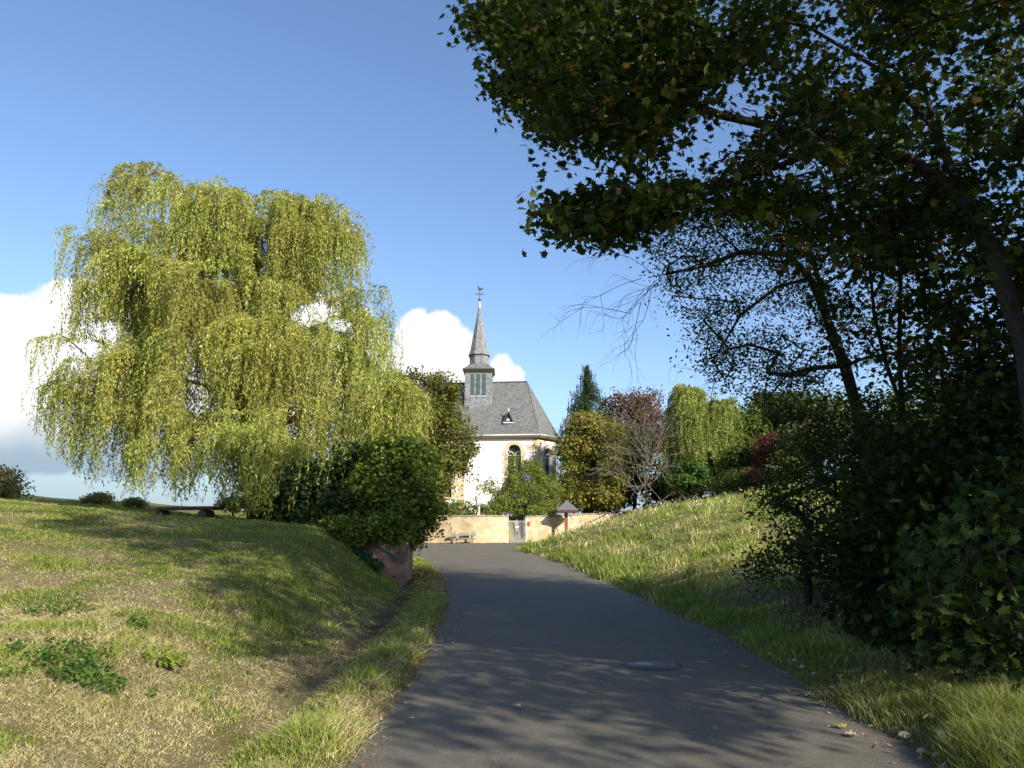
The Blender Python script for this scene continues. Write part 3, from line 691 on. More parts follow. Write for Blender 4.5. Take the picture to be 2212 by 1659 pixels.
# bell turret
tx = Q(1914, 1500, 68.3).x; TY = 69.55; th = 1.19
zt1 = Q(1914, 1478, 68.3).z; zt2 = Q(1914, 1457, 69.0).z; zt3 = Q(1914, 1421, 69.0).z; ztip = Q(1909, 1229, TY).z; zm = Q(1909, 1205, TY).z
mb = MB(); mb.box((tx, TY, (11.0 + zt1) / 2), (2 * th, 2 * th, zt1 - 11.0)); tur = link('bell_turret', mb.mesh('bell_turret'), SLATE2, church)
def octa(r_, z): return [Vector((tx + r_ / math.cos(R(22.5)) * math.cos(R(22.5 + 45 * k)), TY + r_ / math.cos(R(22.5)) * math.sin(R(22.5 + 45 * k)), z)) for k in range(8)]
def loft(mb, rings):
    n = len(rings[0]); vs = [v for r_ in rings for v in r_]
    mb.add(vs, [(i * n + j, i * n + (j + 1) % n, (i + 1) * n + (j + 1) % n, (i + 1) * n + j) for i in range(len(rings) - 1) for j in range(n)] + [tuple(range(n))[::-1], tuple((len(rings) - 1) * n + j for j in range(n))])
def sq8(h, z):
    return [Vector((tx + x * h, TY + y * h, z)) for x, y in ((1, .41), (.41, 1), (-.41, 1), (-1, .41), (-1, -.41), (-.41, -1), (.41, -1), (1, -.41))]
def sqc(h, z):
    return [Vector((tx + x * h, TY + y * h, z)) for x, y in ((1, .98), (.98, 1), (-.98, 1), (-1, .98), (-1, -.98), (-.98, -1), (.98, -1), (1, -.98))]
mb = MB(); loft(mb, [sqc(1.16, zt1 - .35), sqc(1.38, zt1), sqc(1.40, zt1 + .05)]); link('turret_cornice', mb.mesh('turret_cornice'), DARKTRIM, tur)
mb = MB(); loft(mb, [sqc(1.41, zt1 + .055), sqc(1.1, zt1 + .28), octa(0.84, zt2 + .05)]); link('turret_skirt_roof', mb.mesh('turret_skirt_roof'), SLATE, tur)
mb = MB(); loft(mb, [octa(.83, zt2 - .2), octa(.83, zt3)]); link('turret_drum', mb.mesh('turret_drum'), SLATE2, tur)
mb = MB(); loft(mb, [octa(.86, zt3 - .02), octa(.93, zt3), octa(.93, zt3 + .06)]); link('spire_cornice', mb.mesh('spire_cornice'), DARKTRIM, tur)
mb = MB(); loft(mb, [octa(.935, zt3 + .062), octa(.79, zt3 + .42), octa(.70, zt3 + .95), octa(.10, ztip)]); sp = link('spire', mb.mesh('spire'), SLATE2, church)
mb = MB(); mb.tube([(tx, TY, ztip - .05), (tx, TY, zm)], [.125, .03], 8); link('spire_tip', mb.mesh('spire_tip'), mat_basic('tip_metal', (0.42, 0.38, 0.34), .5, .5), sp)
mb = MB(); mb.tube([(tx, TY, zm + z_) for z_ in (-.02, .03, .09, .14, .19, .25, .30)], [.03, .09, .125, .135, .12, .08, .02], 10); link('ball', mb.mesh('ball', True), RUST, sp)
zb_ = zm + .28; zc1 = Q(1909, 1163, TY).z; ch = zc1 - zb_
mb = MB(); mb.tube([(tx, TY, zb_), (tx, TY, zc1)], 0.028, 5); zx = zb_ + ch * .55
mb.tube([(tx - .38, TY, zx), (tx + .38, TY, zx)], 0.028, 5)
for s_ in (-1, 1):
    mb.tube([(tx + s_ * .38, TY, zx - .07), (tx + s_ * .38, TY, zx + .07)], 0.025, 4)
    mb.tube([(tx, TY, zx + s_ * .22), (tx + .16, TY, zx + s_ * .08), (tx + .22, TY, zx)], 0.014, 4); mb.tube([(tx, TY, zx + s_ * .22), (tx - .16, TY, zx + s_ * .08), (tx - .22, TY, zx)], 0.014, 4)
link('cross', mb.mesh('cross'), IRON, sp)
mb = MB(); rp = [(-.05, 0), (.10, .0), (.17, .10), (.30, .12), (.34, .26), (.24, .34), (.16, .24), (.02, .22), (-.06, .34), (-.06, .46), (-.12, .50), (-.17, .42), (-.24, .38), (-.17, .34), (-.17, .18), (-.12, .06)]
mb.prism([(tx + x * .9, TY - .015, zc1 + z_ * .9) for x, z_ in rp], (0, .03, 0)); link('weathercock', mb.mesh('weathercock'), IRON, sp)
fy = TY - th
for (sa, sb) in ((1884, 1898), (1907, 1921), (1930, 1944)):
    xa, xb = Q(sa, 1540, fy).x, Q(sb, 1540, fy).x; z1_, z0_ = Q(sa, 1495, fy).z, Q(sa, 1584, fy).z
    mb = MB()
    mb.box(((xa + xb) / 2, fy - .012, (z0_ + z1_) / 2), (xb - xa, .02, z1_ - z0_)); lo = link('louvre_window', mb.mesh('louvre_window'), mat_basic('louvre_shadow', (0.07, 0.08, 0.08), .8), tur)
    mb = MB(); n = 26
    for q in range(n):
        if q in (9, 18): continue
        z = z0_ + (q + .5) / n * (z1_ - z0_); mb.box(((xa + xb) / 2, fy - .05, z), (xb - xa - .02, .06, .022), Matrix.Rotation(R(35), 3, 'X'))
    link('slats', mb.mesh('slats'), COPPER, lo)
    mb = MB(); mb.box(((xa + xb) / 2, fy - .05, z0_ - .03), (xb - xa + .08, .12, .05)); link('sill', mb.mesh('sill'), WHITE, lo)

# ================================================================ churchyard wall, gate and what stands beside them
def wall_run(name, pts, tops, label, mat, thick=0.45, coping=True, cat='wall'):
    o = empty(name, (pts[0][0], pts[0][1], Hs(pts[0][0], pts[0][1] - .3)), label, cat)
    body = MB(); cop = MB(); n = len(pts)
    nrm = []
    for i in range(n):
        a = Vector(pts[max(0, i - 1)]); b_ = Vector(pts[min(n - 1, i + 1)]); d = (b_ - a).normalized(); nrm.append(Vector((-d.y, d.x)))
    def sec(i, off0, off1, z0, z1):
        p = Vector(pts[i]); f = p + nrm[i] * off0; b_ = p + nrm[i] * off1
        return [Vector((f.x, f.y, z0)), Vector((f.x, f.y, z1)), Vector((b_.x, b_.y, z1)), Vector((b_.x, b_.y, z0))]
    def loftp(mb, secs):
        vs = [v for s_ in secs for v in s_]; fs = []
        for i in range(len(secs) - 1):
            for j in range(4): fs.append((i * 4 + j, i * 4 + (j + 1) % 4, (i + 1) * 4 + (j + 1) % 4, (i + 1) * 4 + j))
        fs += [(0, 1, 2, 3), tuple((len(secs) - 1) * 4 + j for j in (3, 2, 1, 0))]; mb.add(vs, fs)
    ct = 0.11 if coping else 0
    loftp(body, [sec(i, 0, thick, Hs(pts[i][0], pts[i][1] - .5) - .6, tops[i] - ct) for i in range(n)])
    link('masonry', body.mesh('masonry'), mat, o)
    if coping:
        loftp(cop, [sec(i, -0.05, thick + .05, tops[i] - ct + .003, tops[i]) for i in range(n)]); link('coping', cop.mesh('coping', bevel=0.015), COPING, o)
    return o
def dens(pts, tops, m=4):
    P2, T2 = [], []
    for i in range(len(pts) - 1):
        for k in range(m):
            u = k / m; P2.append((pts[i][0] * (1 - u) + pts[i + 1][0] * u, pts[i][1] * (1 - u) + pts[i + 1][1] * u)); T2.append(tops[i] * (1 - u) + tops[i + 1] * u + random.uniform(-.012, .012))
    return P2 + [tuple(pts[-1])], T2 + [tops[-1]]
ztw = P(1080, 1112.5, 56).z
lp, lt = dens([(-14, 58.2), (-9, 56.6), (-6, 55.9), (-4, 55.4), (-2.6, 55.25), (-1.4, 55.5), (-0.7, 55.8), (-0.24, 56.1)], [ztw - .02] * 5 + [ztw, ztw - .02, ztw - .06])
wall_run('churchyard_wall', lp, lt, 'tan sandstone block wall behind the log bench, left of the metal gate', SANDSTONE)
xg0, xg1 = Q(2036, 2100, 56.4).x, Q(2102, 2100, 56.4).x
rp_, rt_ = dens([(xg1, 56.5), (2.6, 57.0), (5.4, 59.0), (8, 61.4), (10.5, 64.2), (16, 71.2)], [P(1137, 1114, 56.5).z, P(1190, 1113, 57).z, P(1265, 1109, 59).z, P(1320, 1106, 61.4).z, P(1375, 1104, 64.2).z, P(1450, 1100, 71).z])
wall_run('churchyard_wall', rp_, rt_, 'tan sandstone wall running right from the gate behind the roofed wooden shrine', SANDSTONE)
bp0, bp1 = Q(2020, 2070, 59), Q(2125, 2060, 58.6)
wall_run('stair_wall', [(bp0.x, 59.0), (bp1.x, 58.6)], [Q(2040, 2064, 59).z, Q(2100, 2059, 58.6).z], 'short dark mossy stone wall behind the metal gate', DARKSTONE, 0.3)
# gate
gy_ = 56.55; zg0, zg1 = Q(2070, 2155, gy_).z, Q(2070, 2079, gy_).z; x0, x1 = xg0 + .03, xg1 - .06
gate = empty('metal_gate', ((x0 + x1) / 2, gy_, zg0), 'grey galvanised double gate of upright bars in the sandstone wall', 'gate')
xm = x0 + (x1 - x0) * 0.47
for (a, b_) in ((x0, xm - .01), (xm + .01, x1)):
    mb = MB()
    for z in (zg0 + .04, zg1 - .10): mb.box(((a + b_) / 2, gy_, z), (b_ - a, .04, .04))
    for xx in (a + .02, b_ - .02): mb.box((xx, gy_, (zg0 + zg1) / 2), (.045, .05, zg1 - zg0))
    n = 6
    for q in range(1, n): mb.tube([(a + q * (b_ - a) / n, gy_ - .021, zg0 + .05), (a + q * (b_ - a) / n, gy_ - .021, zg1 - .06)], .013, 5)
    link('gate_leaf', mb.mesh('gate_leaf'), GALV, gate)
sg0, sg1 = Q(2062, 2104, gy_ - .06), Q(2075, 2112, gy_ - .06)
mb = MB(); mb.box(((sg0.x + sg1.x) / 2, gy_ - .055, (sg0.z + sg1.z) / 2), (sg1.x - sg0.x, .012, sg0.z - sg1.z)); link('notice_plate', mb.mesh('notice_plate'), WHITE, gate)
for z in (zg0 + .25, zg1 - .35): link('hinge', MB().box((x1 + .03, gy_ - .02, z), (.07, .06, .10)).mesh('hinge'), IRON, gate)
link('lock', MB().box((xm + .05, gy_ - .05, (zg0 + zg1) / 2 - .28), (.08, .05, .14)).mesh('lock'), IRON, gate)
mb = MB(); mb.box(((xg0 + xg1) / 2, gy_ + .15, zg0 - .28), (xg1 - xg0 - .01, .9, .5)); st = mb.mesh('doorstep', bevel=.02)
setp(link('doorstep', st, CONCRETE), 'grey concrete step under the metal gate', 'step')
# red shield plaque
sh0 = Q(2116.5, 2096, 56.5); hw_, hh = .085, .17
pr = [(-1, 1), (1, 1), (1, .1), (.75, -.4), (0, -1), (-.75, -.4), (-1, .1)]
mb = MB(); mb.prism([(sh0.x + a * hw_, 56.47, sh0.z + b_ * hh) for a, b_ in pr], (0, .05, 0)); setp(link('shield_plaque', mb.mesh('shield_plaque', bevel=.008), mat_basic('red_enamel', (0.42, 0.07, 0.06), .5)), 'small red shield plaque on the wall right of the gate', 'plaque')
# floodlight post
lb = Q(1917, 2060, 57.2); lt_ = Q(1917, 2018, 57.2); o = empty('post_lamp', (lb.x, 57.2, 2.2), 'pale post with a square white lamp head above the sandstone wall', 'lamp')
mb = MB(); mb.tube([(lb.x, 57.2, 2.2), (lt_.x, 57.2, lt_.z)], .05, 8); link('post', mb.mesh('post', True), WHITE, o)
mb = MB(); cz = Q(1917, 2009, 57.2).z; mb.box((lt_.x, 57.2, cz + .05), (.30, .34, .24)); hd = link('lamp_head', mb.mesh('lamp_head', bevel=.02), WHITE, o)
mb = MB(); mb.box((lt_.x, 57.2, cz - .14), (.28, .32, .12)); link('diffuser', mb.mesh('diffuser'), mat_basic('lamp_lens', (.35, .4, .42), .2), hd)
mb = MB(); mb.box((lt_.x - .175, 57.2, cz - .02), (.05, .30, .36)); link('side_shield', mb.mesh('side_shield'), DARKTRIM, hd)
# log bench at the wall
by = 54.75; zb0 = float(zr(by)) + .01; bx0, bx1 = Q(1803, 2155, by).x, Q(1903, 2155, by).x
o = empty('log_bench', ((bx0 + bx1) / 2, by, zb0), 'weathered grey plank bench on two round logs against the sandstone wall', 'bench')
for sx in (1818.4, 1886):
    xx = Q(sx, 2164, by).x; mb = MB(); mb.tube([(xx, by - .32, zb0 + .15), (xx, by - .30, zb0 + .15), (xx, by + .22, zb0 + .15)], [.135, .15, .15], 14); link('log_foot', mb.mesh('log_foot'), OLDWOOD, o)
mb = MB(); mb.box(((bx0 + bx1) / 2, by - .06, zb0 + .33), (bx1 - bx0, .42, .075)); link('seat', mb.mesh('seat', bevel=.02), OLDWOOD, o)
mb = MB(); xb0, xb1 = Q(1807, 2135, by + .2).x, Q(1904, 2135, by + .2).x; mb.box(((xb0 + xb1) / 2, by + .20, zb0 + .62), (xb1 - xb0, .07, .21), Matrix.Rotation(R(-10), 3, 'X')); link('backrest', mb.mesh('backrest', bevel=.02), OLDWOOD, o)
for sx in (1830, 1881):
    xx = Q(sx, 2150, by + .22).x; mb = MB(); mb.box((xx, by + .19, zb0 + .47), (.09, .05, .5)); link('back_post', mb.mesh('back_post'), mat_basic('pale_post_wood', (.5, .47, .42), .8), o)
# wayside shrine / info shelter with pyramid roof
sy = 56.2; ax = Q(2267.5, 2000, sy); e0 = Q(2229.5, 2042, sy - .55); e1 = Q(2316, 2040, sy - .55); zE_ = Q(2270, 2042, sy - .6).z
sx0 = ax.x; hwr = (e1.x - e0.x) / 2; gz0 = Hs(ax.x, sy)
o = empty('wooden_shelter', (sx0, sy, gz0), 'red brown post with a steep grey pyramid roof standing before the sandstone wall', 'shelter')
mb = MB(); bxs = [(sx0 - hwr, sy - .7), (sx0 + hwr, sy - .7), (sx0 + hwr, sy + .7), (sx0 - hwr, sy + .7)]
mb.add([(x, y, zE_) for x, y in bxs] + [(x, y, zE_ + .05) for x, y in bxs] + [(sx0, sy, ax.z)], [(3, 2, 1, 0), (0, 1, 5, 4), (1, 2, 6, 5), (2, 3, 7, 6), (3, 0, 4, 7), (4, 5, 8), (5, 6, 8), (6, 7, 8), (7, 4, 8)])
link('pyramid_roof', mb.mesh('pyramid_roof'), mat_basic('grey_roofing_felt', (.13, .13, .135), .85, noise=.15, nscale=5), o)
mb = MB(); f_ = .93
for a, b_ in ((0, -1), (0, 1)): mb.box((sx0, sy + b_ * .62, zE_ - .075), (hwr * 2 * f_, .06, .14))
for a in (-1, 1): mb.box((sx0 + a * (hwr * f_ - .03), sy, zE_ - .078), (.06, 1.17, .13))
mb.box((sx0, sy, zE_ - .06), (hwr * 1.8, .10, .10)); link('roof_beams', mb.mesh('roof_beams'), mat_basic('dark_red_beam', (.10, .03, .025), .7), o)
mb = MB(); px_ = Q(2265, 2100, sy).x; mb.box((px_, sy, (gz0 - .3 + zE_) / 2), (.23, .22, zE_ - gz0 + .3)); link('post', mb.mesh('post', bevel=.015), REDWOOD, o)
s0, s1 = Q(2274, 2058, sy), G(2339 * .54, 2117 * .54); s1 = Q(2339, 2117, sy + .1)
mb = MB(); mb.tube([s0, (s1.x, s1.y, s1.z - .05)], .035, 6); link('steel_strut', mb.mesh('steel_strut'), GALV, o)

# ================================================================ retaining wall with steps (left of the road)
wyr = 24.9; wyf = 23.5
xr = Q(1623, 2200, wyf).x
zt_r = Q(1600, 2060, wyr).z
o = empty('retaining_wall', (xr - .5, wyr, Hs(xr, wyr)), 'stained concrete and render retaining wall under the overhanging shrub beside the road', 'wall')
mb = MB(); mb.prism([(xr - 2.9, wyr, -.4), (xr, wyr, -.4), (xr, wyr, zt_r - .45), (xr - 1.3, wyr, zt_r - .25), (xr - 2.9, wyr, zt_r - .2)], (0, .35, 0))
link('rear_wall', mb.mesh('rear_wall', bevel=.02), PINK, o)
mb = MB(); pts = [(1620, 2395), (1620, 2150), (1560, 2140), (1440, 2128), (1400, 2116), (1372, 2112), (1372, 2395)]
mb.prism([(Q(a, b_, wyf).x, wyf, max(-.4, Q(a, b_, wyf).z)) for a, b_ in pts][::-1], (0, .28, 0)); link('front_wall', mb.mesh('front_wall', bevel=.015), PINK, o)
mb = MB(); mb.prism([(xr + .003, wyf + .285, -.4), (xr + .003, wyf + .285, Q(1620, 2160, wyf).z), (xr + .003, wyr - .005, Q(1620, 2110, wyr).z), (xr + .003, wyr - .005, -.4)], (-.3, 0, 0)); link('end_pier', mb.mesh('end_pier'), PINK, o)
mb = MB()
for q in range(5):
    zz = float(zr(wyf)) + .10 + q * .2; xx = xr - .5 - q * .42; mb.box((xx - .8, (wyf + .28 + wyr) / 2, zz / 2 - .1), (2.0, wyr - wyf - .30, zz + .2 + q * .001))
link('steps', mb.mesh('steps'), CONCRETE, o)
mb = MB(); hp = [Q(1584, 2243, wyf - .05), Q(1584, 2228, wyf - .05), Q(1575, 2218, wyf - .05), Q(1500, 2180, wyf - .05), Q(1434, 2146, wyf - .05)]
mb.tube(hp, .028, 8); h_ = link('handrail', mb.mesh('handrail', True), GREENPAINT, o)
mb = MB()
for y_ in (2058, 2101): mb.tube([Q(1470, y_ - 2, wyr + .1), Q(1592, y_, wyr + .1)], .025, 6)
for x_ in (1472, 1530, 1590): mb.tube([Q(x_, 2052, wyr + .1), Q(x_, 2150, wyr + .1)], .025, 6)
setp(link('guard_railing', mb.mesh('guard_railing', True), GREENPAINT), 'green painted tube railing on top of the retaining wall inside the shrub', 'railing')
mb = MB()
for (a, b_, rr) in ((1487, 2217, .035), (1576, 2308, .03)):
    c = Q(a, b_, wyf - .004); mb.tube([c, c + Vector((0, .006, 0))], rr, 10)
link('drain_hole', mb.mesh('drain_hole'), mat_basic('hole_black', (.01, .01, .01), 1), o)
mb = MB()
for crk in ([(1452, 2172), (1455, 2190), (1453, 2210)], [(1395, 2142), (1400, 2165), (1399, 2182)], [(1440, 2205), (1452, 2215), (1453, 2240), (1450, 2255)]):
    mb.tube([Q(a, b_, wyf - .002) for a, b_ in crk], .009, 4)
link('crack', mb.mesh('crack'), mat_basic('crack_dark', (.02, .015, .012), 1), o)

# ================================================================ rustic wooden furniture on the hill
def log(mb, c, r_, L, ax): mb.tube([Vector(c) - ax * L / 2, Vector(c) - ax * (L / 2 - .02), Vector(c) + ax * (L / 2 - .02), Vector(c) + ax * L / 2], [r_ * .93, r_, r_, r_ * .93], 14)
ty_ = 31.0; a0, a1 = Q(612, 2027, ty_), Q(875, 2029, ty_ - .8)
o = empty('log_table', ((a0.x + a1.x) / 2, ty_, Hs((a0.x + a1.x) / 2, ty_)), 'long dark split log table on round log feet under the willow', 'table')
dr = (a1 - a0); dr.z = 0; L = dr.length; dr.normalize(); pr_ = Vector((-dr.y, dr.x, 0))
mid_ = (a0 + a1) / 2; ztab = a0.z; rotz = Matrix.Rotation(math.atan2(dr.y, dr.x), 3, 'Z')
mb = MB(); mb.box((mid_.x, mid_.y, ztab - .07), (L, .62, .13), rotz); link('tabletop', mb.mesh('tabletop', bevel=.03), DARKWOOD, o)
for u_, r_ in ((.16, .15), (.82, .22)):
    c = a0.lerp(a1, u_); gz = Hs(c.x, c.y)
    mb = MB(); hgt = ztab - .14 - gz; rr = max(.15, min(.26, hgt / 2)); log(mb, (c.x, c.y, ztab - .14 - rr), rr, .60, pr_)
    if hgt > 2 * rr + .05: mb.box((c.x, c.y, (gz + ztab - .14 - 2 * rr) / 2 - .05), (.3, .5, hgt - 2 * rr + .14), rotz)
    link('log_foot', mb.mesh('log_foot'), DARKWOOD, o)
c0, c1 = Q(838, 2071, 30.2), Q(903, 2073, 30.0)
o = empty('log_bench', ((c0.x + c1.x) / 2, 30.1, Hs((c0.x + c1.x) / 2, 30.1)), 'low dark log bench at the right end of the log table', 'bench')
mb = MB(); mb.box(((c0.x + c1.x) / 2, 30.1, c0.z - .05), (c1.x - c0.x, 1.5, .10)); link('seat', mb.mesh('seat', bevel=.02), DARKWOOD, o)
for yy in (29.6, 30.6):
    xx = (c0.x + c1.x) / 2; gz = Hs(xx, yy); mb = MB(); mb.box((xx, yy, (gz - .1 + c0.z - .1) / 2), (.3, .3, max(.1, c0.z - .1 - gz + .1))); link('foot', mb.mesh('foot'), DARKWOOD, o)
c0, c1 = Q(1000, 2077, 28.6), Q(1100, 2077, 28.2)
o = empty('wooden_table', ((c0.x + c1.x) / 2, 28.4, Hs((c0.x + c1.x) / 2, 28.4)), 'dark plank table with reddish legs half hidden below the willow and the shrub', 'table')
mb = MB(); mb.box(((c0.x + c1.x) / 2, 28.4, c0.z - .04), (c1.x - c0.x, .7, .07)); link('tabletop', mb.mesh('tabletop', bevel=.01), DARKWOOD, o)
for xx in (c0.x + .25, c1.x - .25):
    gz = Hs(xx, 28.2); mb = MB(); mb.box((xx, 28.25, (gz - .1 + c0.z - .08) / 2), (.09, .09, max(.15, c0.z - .08 - gz + .1))); link('leg', mb.mesh('leg'), REDWOOD, o)

# ================================================================ manhole and drain
mc = G(1408, 1452); mz = road_z(mc.x, mc.y)
o = empty('manhole_cover', (mc.x, mc.y, mz), 'round manhole cover with pale concrete centre set in the shaded road', 'manhole cover')
def disc(r0, r1, z, k=48):
    mb = MB(); vs = []; 
    for r_ in (r0, r1):
        for j in range(k):
            a = 2 * math.pi * j / k; x, y = mc.x + r_ * math.cos(a), mc.y + r_ * math.sin(a); vs.append((x, y, road_z(x, y) + z))
    mb.add(vs, [(j, (j + 1) % k, k + (j + 1) % k, k + j) for j in range(k)]); return mb
link('concrete_fill', disc(0.002, .19, .012).mesh('concrete_fill'), mat_basic('manhole_concrete', (.22, .22, .20), .9, noise=.35, nscale=30, bump=.3), o)
link('iron_ring', disc(.19, .29, .008).mesh('iron_ring'), mat_basic('cast_iron', (.11, .12, .13), .55, .4, noise=.4, nscale=40, bump=.4), o)
link('collar', disc(.30, .36, .005).mesh('collar'), mat_basic('joint_tar', (.07, .072, .075), .8), o)
dg = Q(2079, 2180, 53.8); dz = float(zr(53.2)) + .012; dx = Q(2079, 2180, 53.2).x
o = empty('drain_grate', (dx, 53.2, dz), 'small dark drain grate in the road below the gate', 'drain')
mb = MB(); mb.box((dx, 53.2, dz + .004), (.5, .5, .012)); link('frame', mb.mesh('frame'), IRON, o)
mb = MB()
for q in range(6): mb.box((dx - .19 + q * .076, 53.2, dz + .016), (.035, .42, .014))
link('bars', mb.mesh('bars'), IRON, o)

# ================================================================ weeping willow
PAL_WILLOW = [(5, (.31, .32, .07)), (4, (.25, .275, .055)), (2, (.36, .33, .08)), (1.5, (.18, .21, .045)), (1.4, (.42, .42, .20)), (.6, (.34, .23, .07))]
def hanging(name, label, lobes, base, palette, dens, leaf, step, twigs, cat='tree', seed=3, bark=None, trunk_pts=None, out=(0.35, 0.9), lmul=1.0, wid=1.0, trunk_r=.5, limbs=140, group=None, split=0, hole=0, bottom=None, voids=()):
    """a tree whose long whips arch over from each lobe's upper surface and hang down.
    lobes: (x, y, rx, ry, hang, Y, depth radius) in the 2212 px view"""
    r = np.random.default_rng(seed)
    o = empty(name, base, label, cat, group)
    Pl, Tl, Cl = [], [], []; tops = []; tw = MB(); ntw = 0
    if split:
        nl = []
        for (x, y, rx, ry, hang, Y, rd) in lobes:
            nl.append((x, y, rx * .62, ry * .8, hang, Y, rd * .62))
            for q in range(split):
                a = (q + r.random() * .7) / split * 6.283; k = .45 + .5 * r.random(); f = .34 + .3 * r.random()
                nl.append((x + math.cos(a) * rx * k, y + r.normal() * ry * .62 + (16 if k > .75 else -8), rx * f, ry * (.45 + .7 * r.random()), hang * (.7 + 1.0 * r.random()), Y + math.sin(a) * rd * k, rd * f))
        lobes = [q for q in nl if r.random() > .13]
    for (x, y, rx, ry, hang, Y, rd) in lobes:
        c = P(x, y, Y); ax_, az_ = M(rx, Y), M(ry, Y); hz = M(hang, Y)
        n = int(dens * ax_ * rd * (.75 + .5 * r.random())) + 4; ltone = .80 + .38 * r.random(); lgreen = r.random()
        for s_ in range(n):
            th = r.random() * 2 * math.pi; q = r.random() ** 0.45
            dx, dy = math.cos(th) * q, math.sin(th) * q
            lump = 0.5 * vnoise(c.x + dx * 4.5, c.y + dy * 4.5, seed) + .5
            o0 = np.array([c.x + dx * ax_ * .92, c.y + dy * rd * .92, c.z + az_ * (math.sqrt(max(0, 1 - q * q)) * lump - .15)])
            L = hz * (0.3 + 0.85 * r.random() ** 1.4) * (0.55 + 0.5 * q) * (0.75 + .5 * vnoise(o0[0] * 1.5, o0[1] * 1.5, seed + 3)) * lmul
            dv = np.array([dx + r.normal() * .35, dy + r.normal() * .35, 0]); dv /= max(.01, np.linalg.norm(dv))
            ou = out[0] + r.random() * out[1] * .6
            t = np.arange(0, L, step * (0.8 + .4 * r.random()))
            if len(t) < 3: continue
            e = 1 - np.exp(-t / 0.55)
            rise = 0.16 * np.sin(np.minimum(t / .5, math.pi))
            sway = 0.05 * np.sin(t * 1.7 + r.random() * 6)
            pp = o0 + dv * (ou * e)[:, None] + np.array([0, 0, 1.]) * (-(t - .5 * e) + rise)[:, None] + np.array([1., .3, 0]) * (sway * t)[:, None]
            if hole and fbm(o0[0] * .75 + 3, o0[2] * .75 + o0[1] * .4, seed + 9, 3) < hole: continue
            gz = H(pp[:, 0], pp[:, 1]); keep = pp[:, 2] > gz + .25
            if bottom:
                q_ = pp - np.array([0, 0, CAMZ]); dp_ = q_[:, 1] * CP + q_[:, 2] * SP; sx_ = (512 + q_[:, 0] / dp_ * F) * K; sy_ = (384 - (q_[:, 2] * CP - q_[:, 1] * SP) / dp_ * F) * K
                keep &= sy_ < np.interp(sx_, bottom[0], bottom[1]) - abs(r.normal()) * 38 + 14
                rm_ = .3 + .85 * r.random() ** .7; ig_ = r.random() < .10
                for (vx, vy, vrx, vry, vy0, vy1) in (() if ig_ else voids):
                    dd_ = ((sx_ - vx) / vrx) ** 2 + ((sy_ - vy) / vry) ** 2 + .5 * (vnoise(sx_ / 22, sy_ / 40, seed + 5) - .5)
                    hit_ = (dd_ < rm_) & (pp[:, 1] > vy0) & (pp[:, 1] < vy1)
                    if hit_.any(): keep &= np.arange(len(pp)) < np.argmax(hit_)
            pp = pp[keep]
            if len(pp) < 3: continue
            tg = np.gradient(pp, axis=0); tg = tg / np.maximum(1e-6, np.linalg.norm(tg, axis=1, keepdims=True))
            Pl.append(pp + r.normal(size=pp.shape) * .035); Tl.append(tg)
            Cl.append(pick(palette, len(pp), .25, r) * (0.78 + .44 * r.random()) * ltone * np.array([1.05 - .10 * lgreen, 1, 1]))
            if s_ % 7 == 0: tops.append(o0)
            if s_ % twigs == 0:
                k_ = max(1, len(pp) // 5); tw.tube(pp[::k_], .006 + .004 * r.random(), 3, cap=False)
    Pp = np.concatenate(Pl); T = np.concatenate(Tl); C = np.concatenate(Cl); n = len(Pp)
    tang = unit(T + r.normal(size=(n, 3)) * .42); nrm = unit(np.cross(tang, r.normal(size=(n, 3))))
    sz = leaf * (.65 + .7 * r.random(n)); shp = SH_LANCE * np.array([wid, 1, 1])
    print(name, 'leaves', n)
    cr = link('crown', leaf_mesh('crown', Pp + tang * (sz * .4)[:, None], nrm, sz, shp, C, tang, r), LEAF, o)
    tops = np.array(tops); 
    if len(tops) > limbs: tops = tops[r.choice(len(tops), limbs, replace=False)]
    mb = grow(trunk_pts, tops, .016, trunk_r, r=r, minr=.05)
    mb.add(tw.v, tw.f); link('trunk', mb.mesh('trunk', True, fixn=False), bark or BARK_Y, o)
    return o
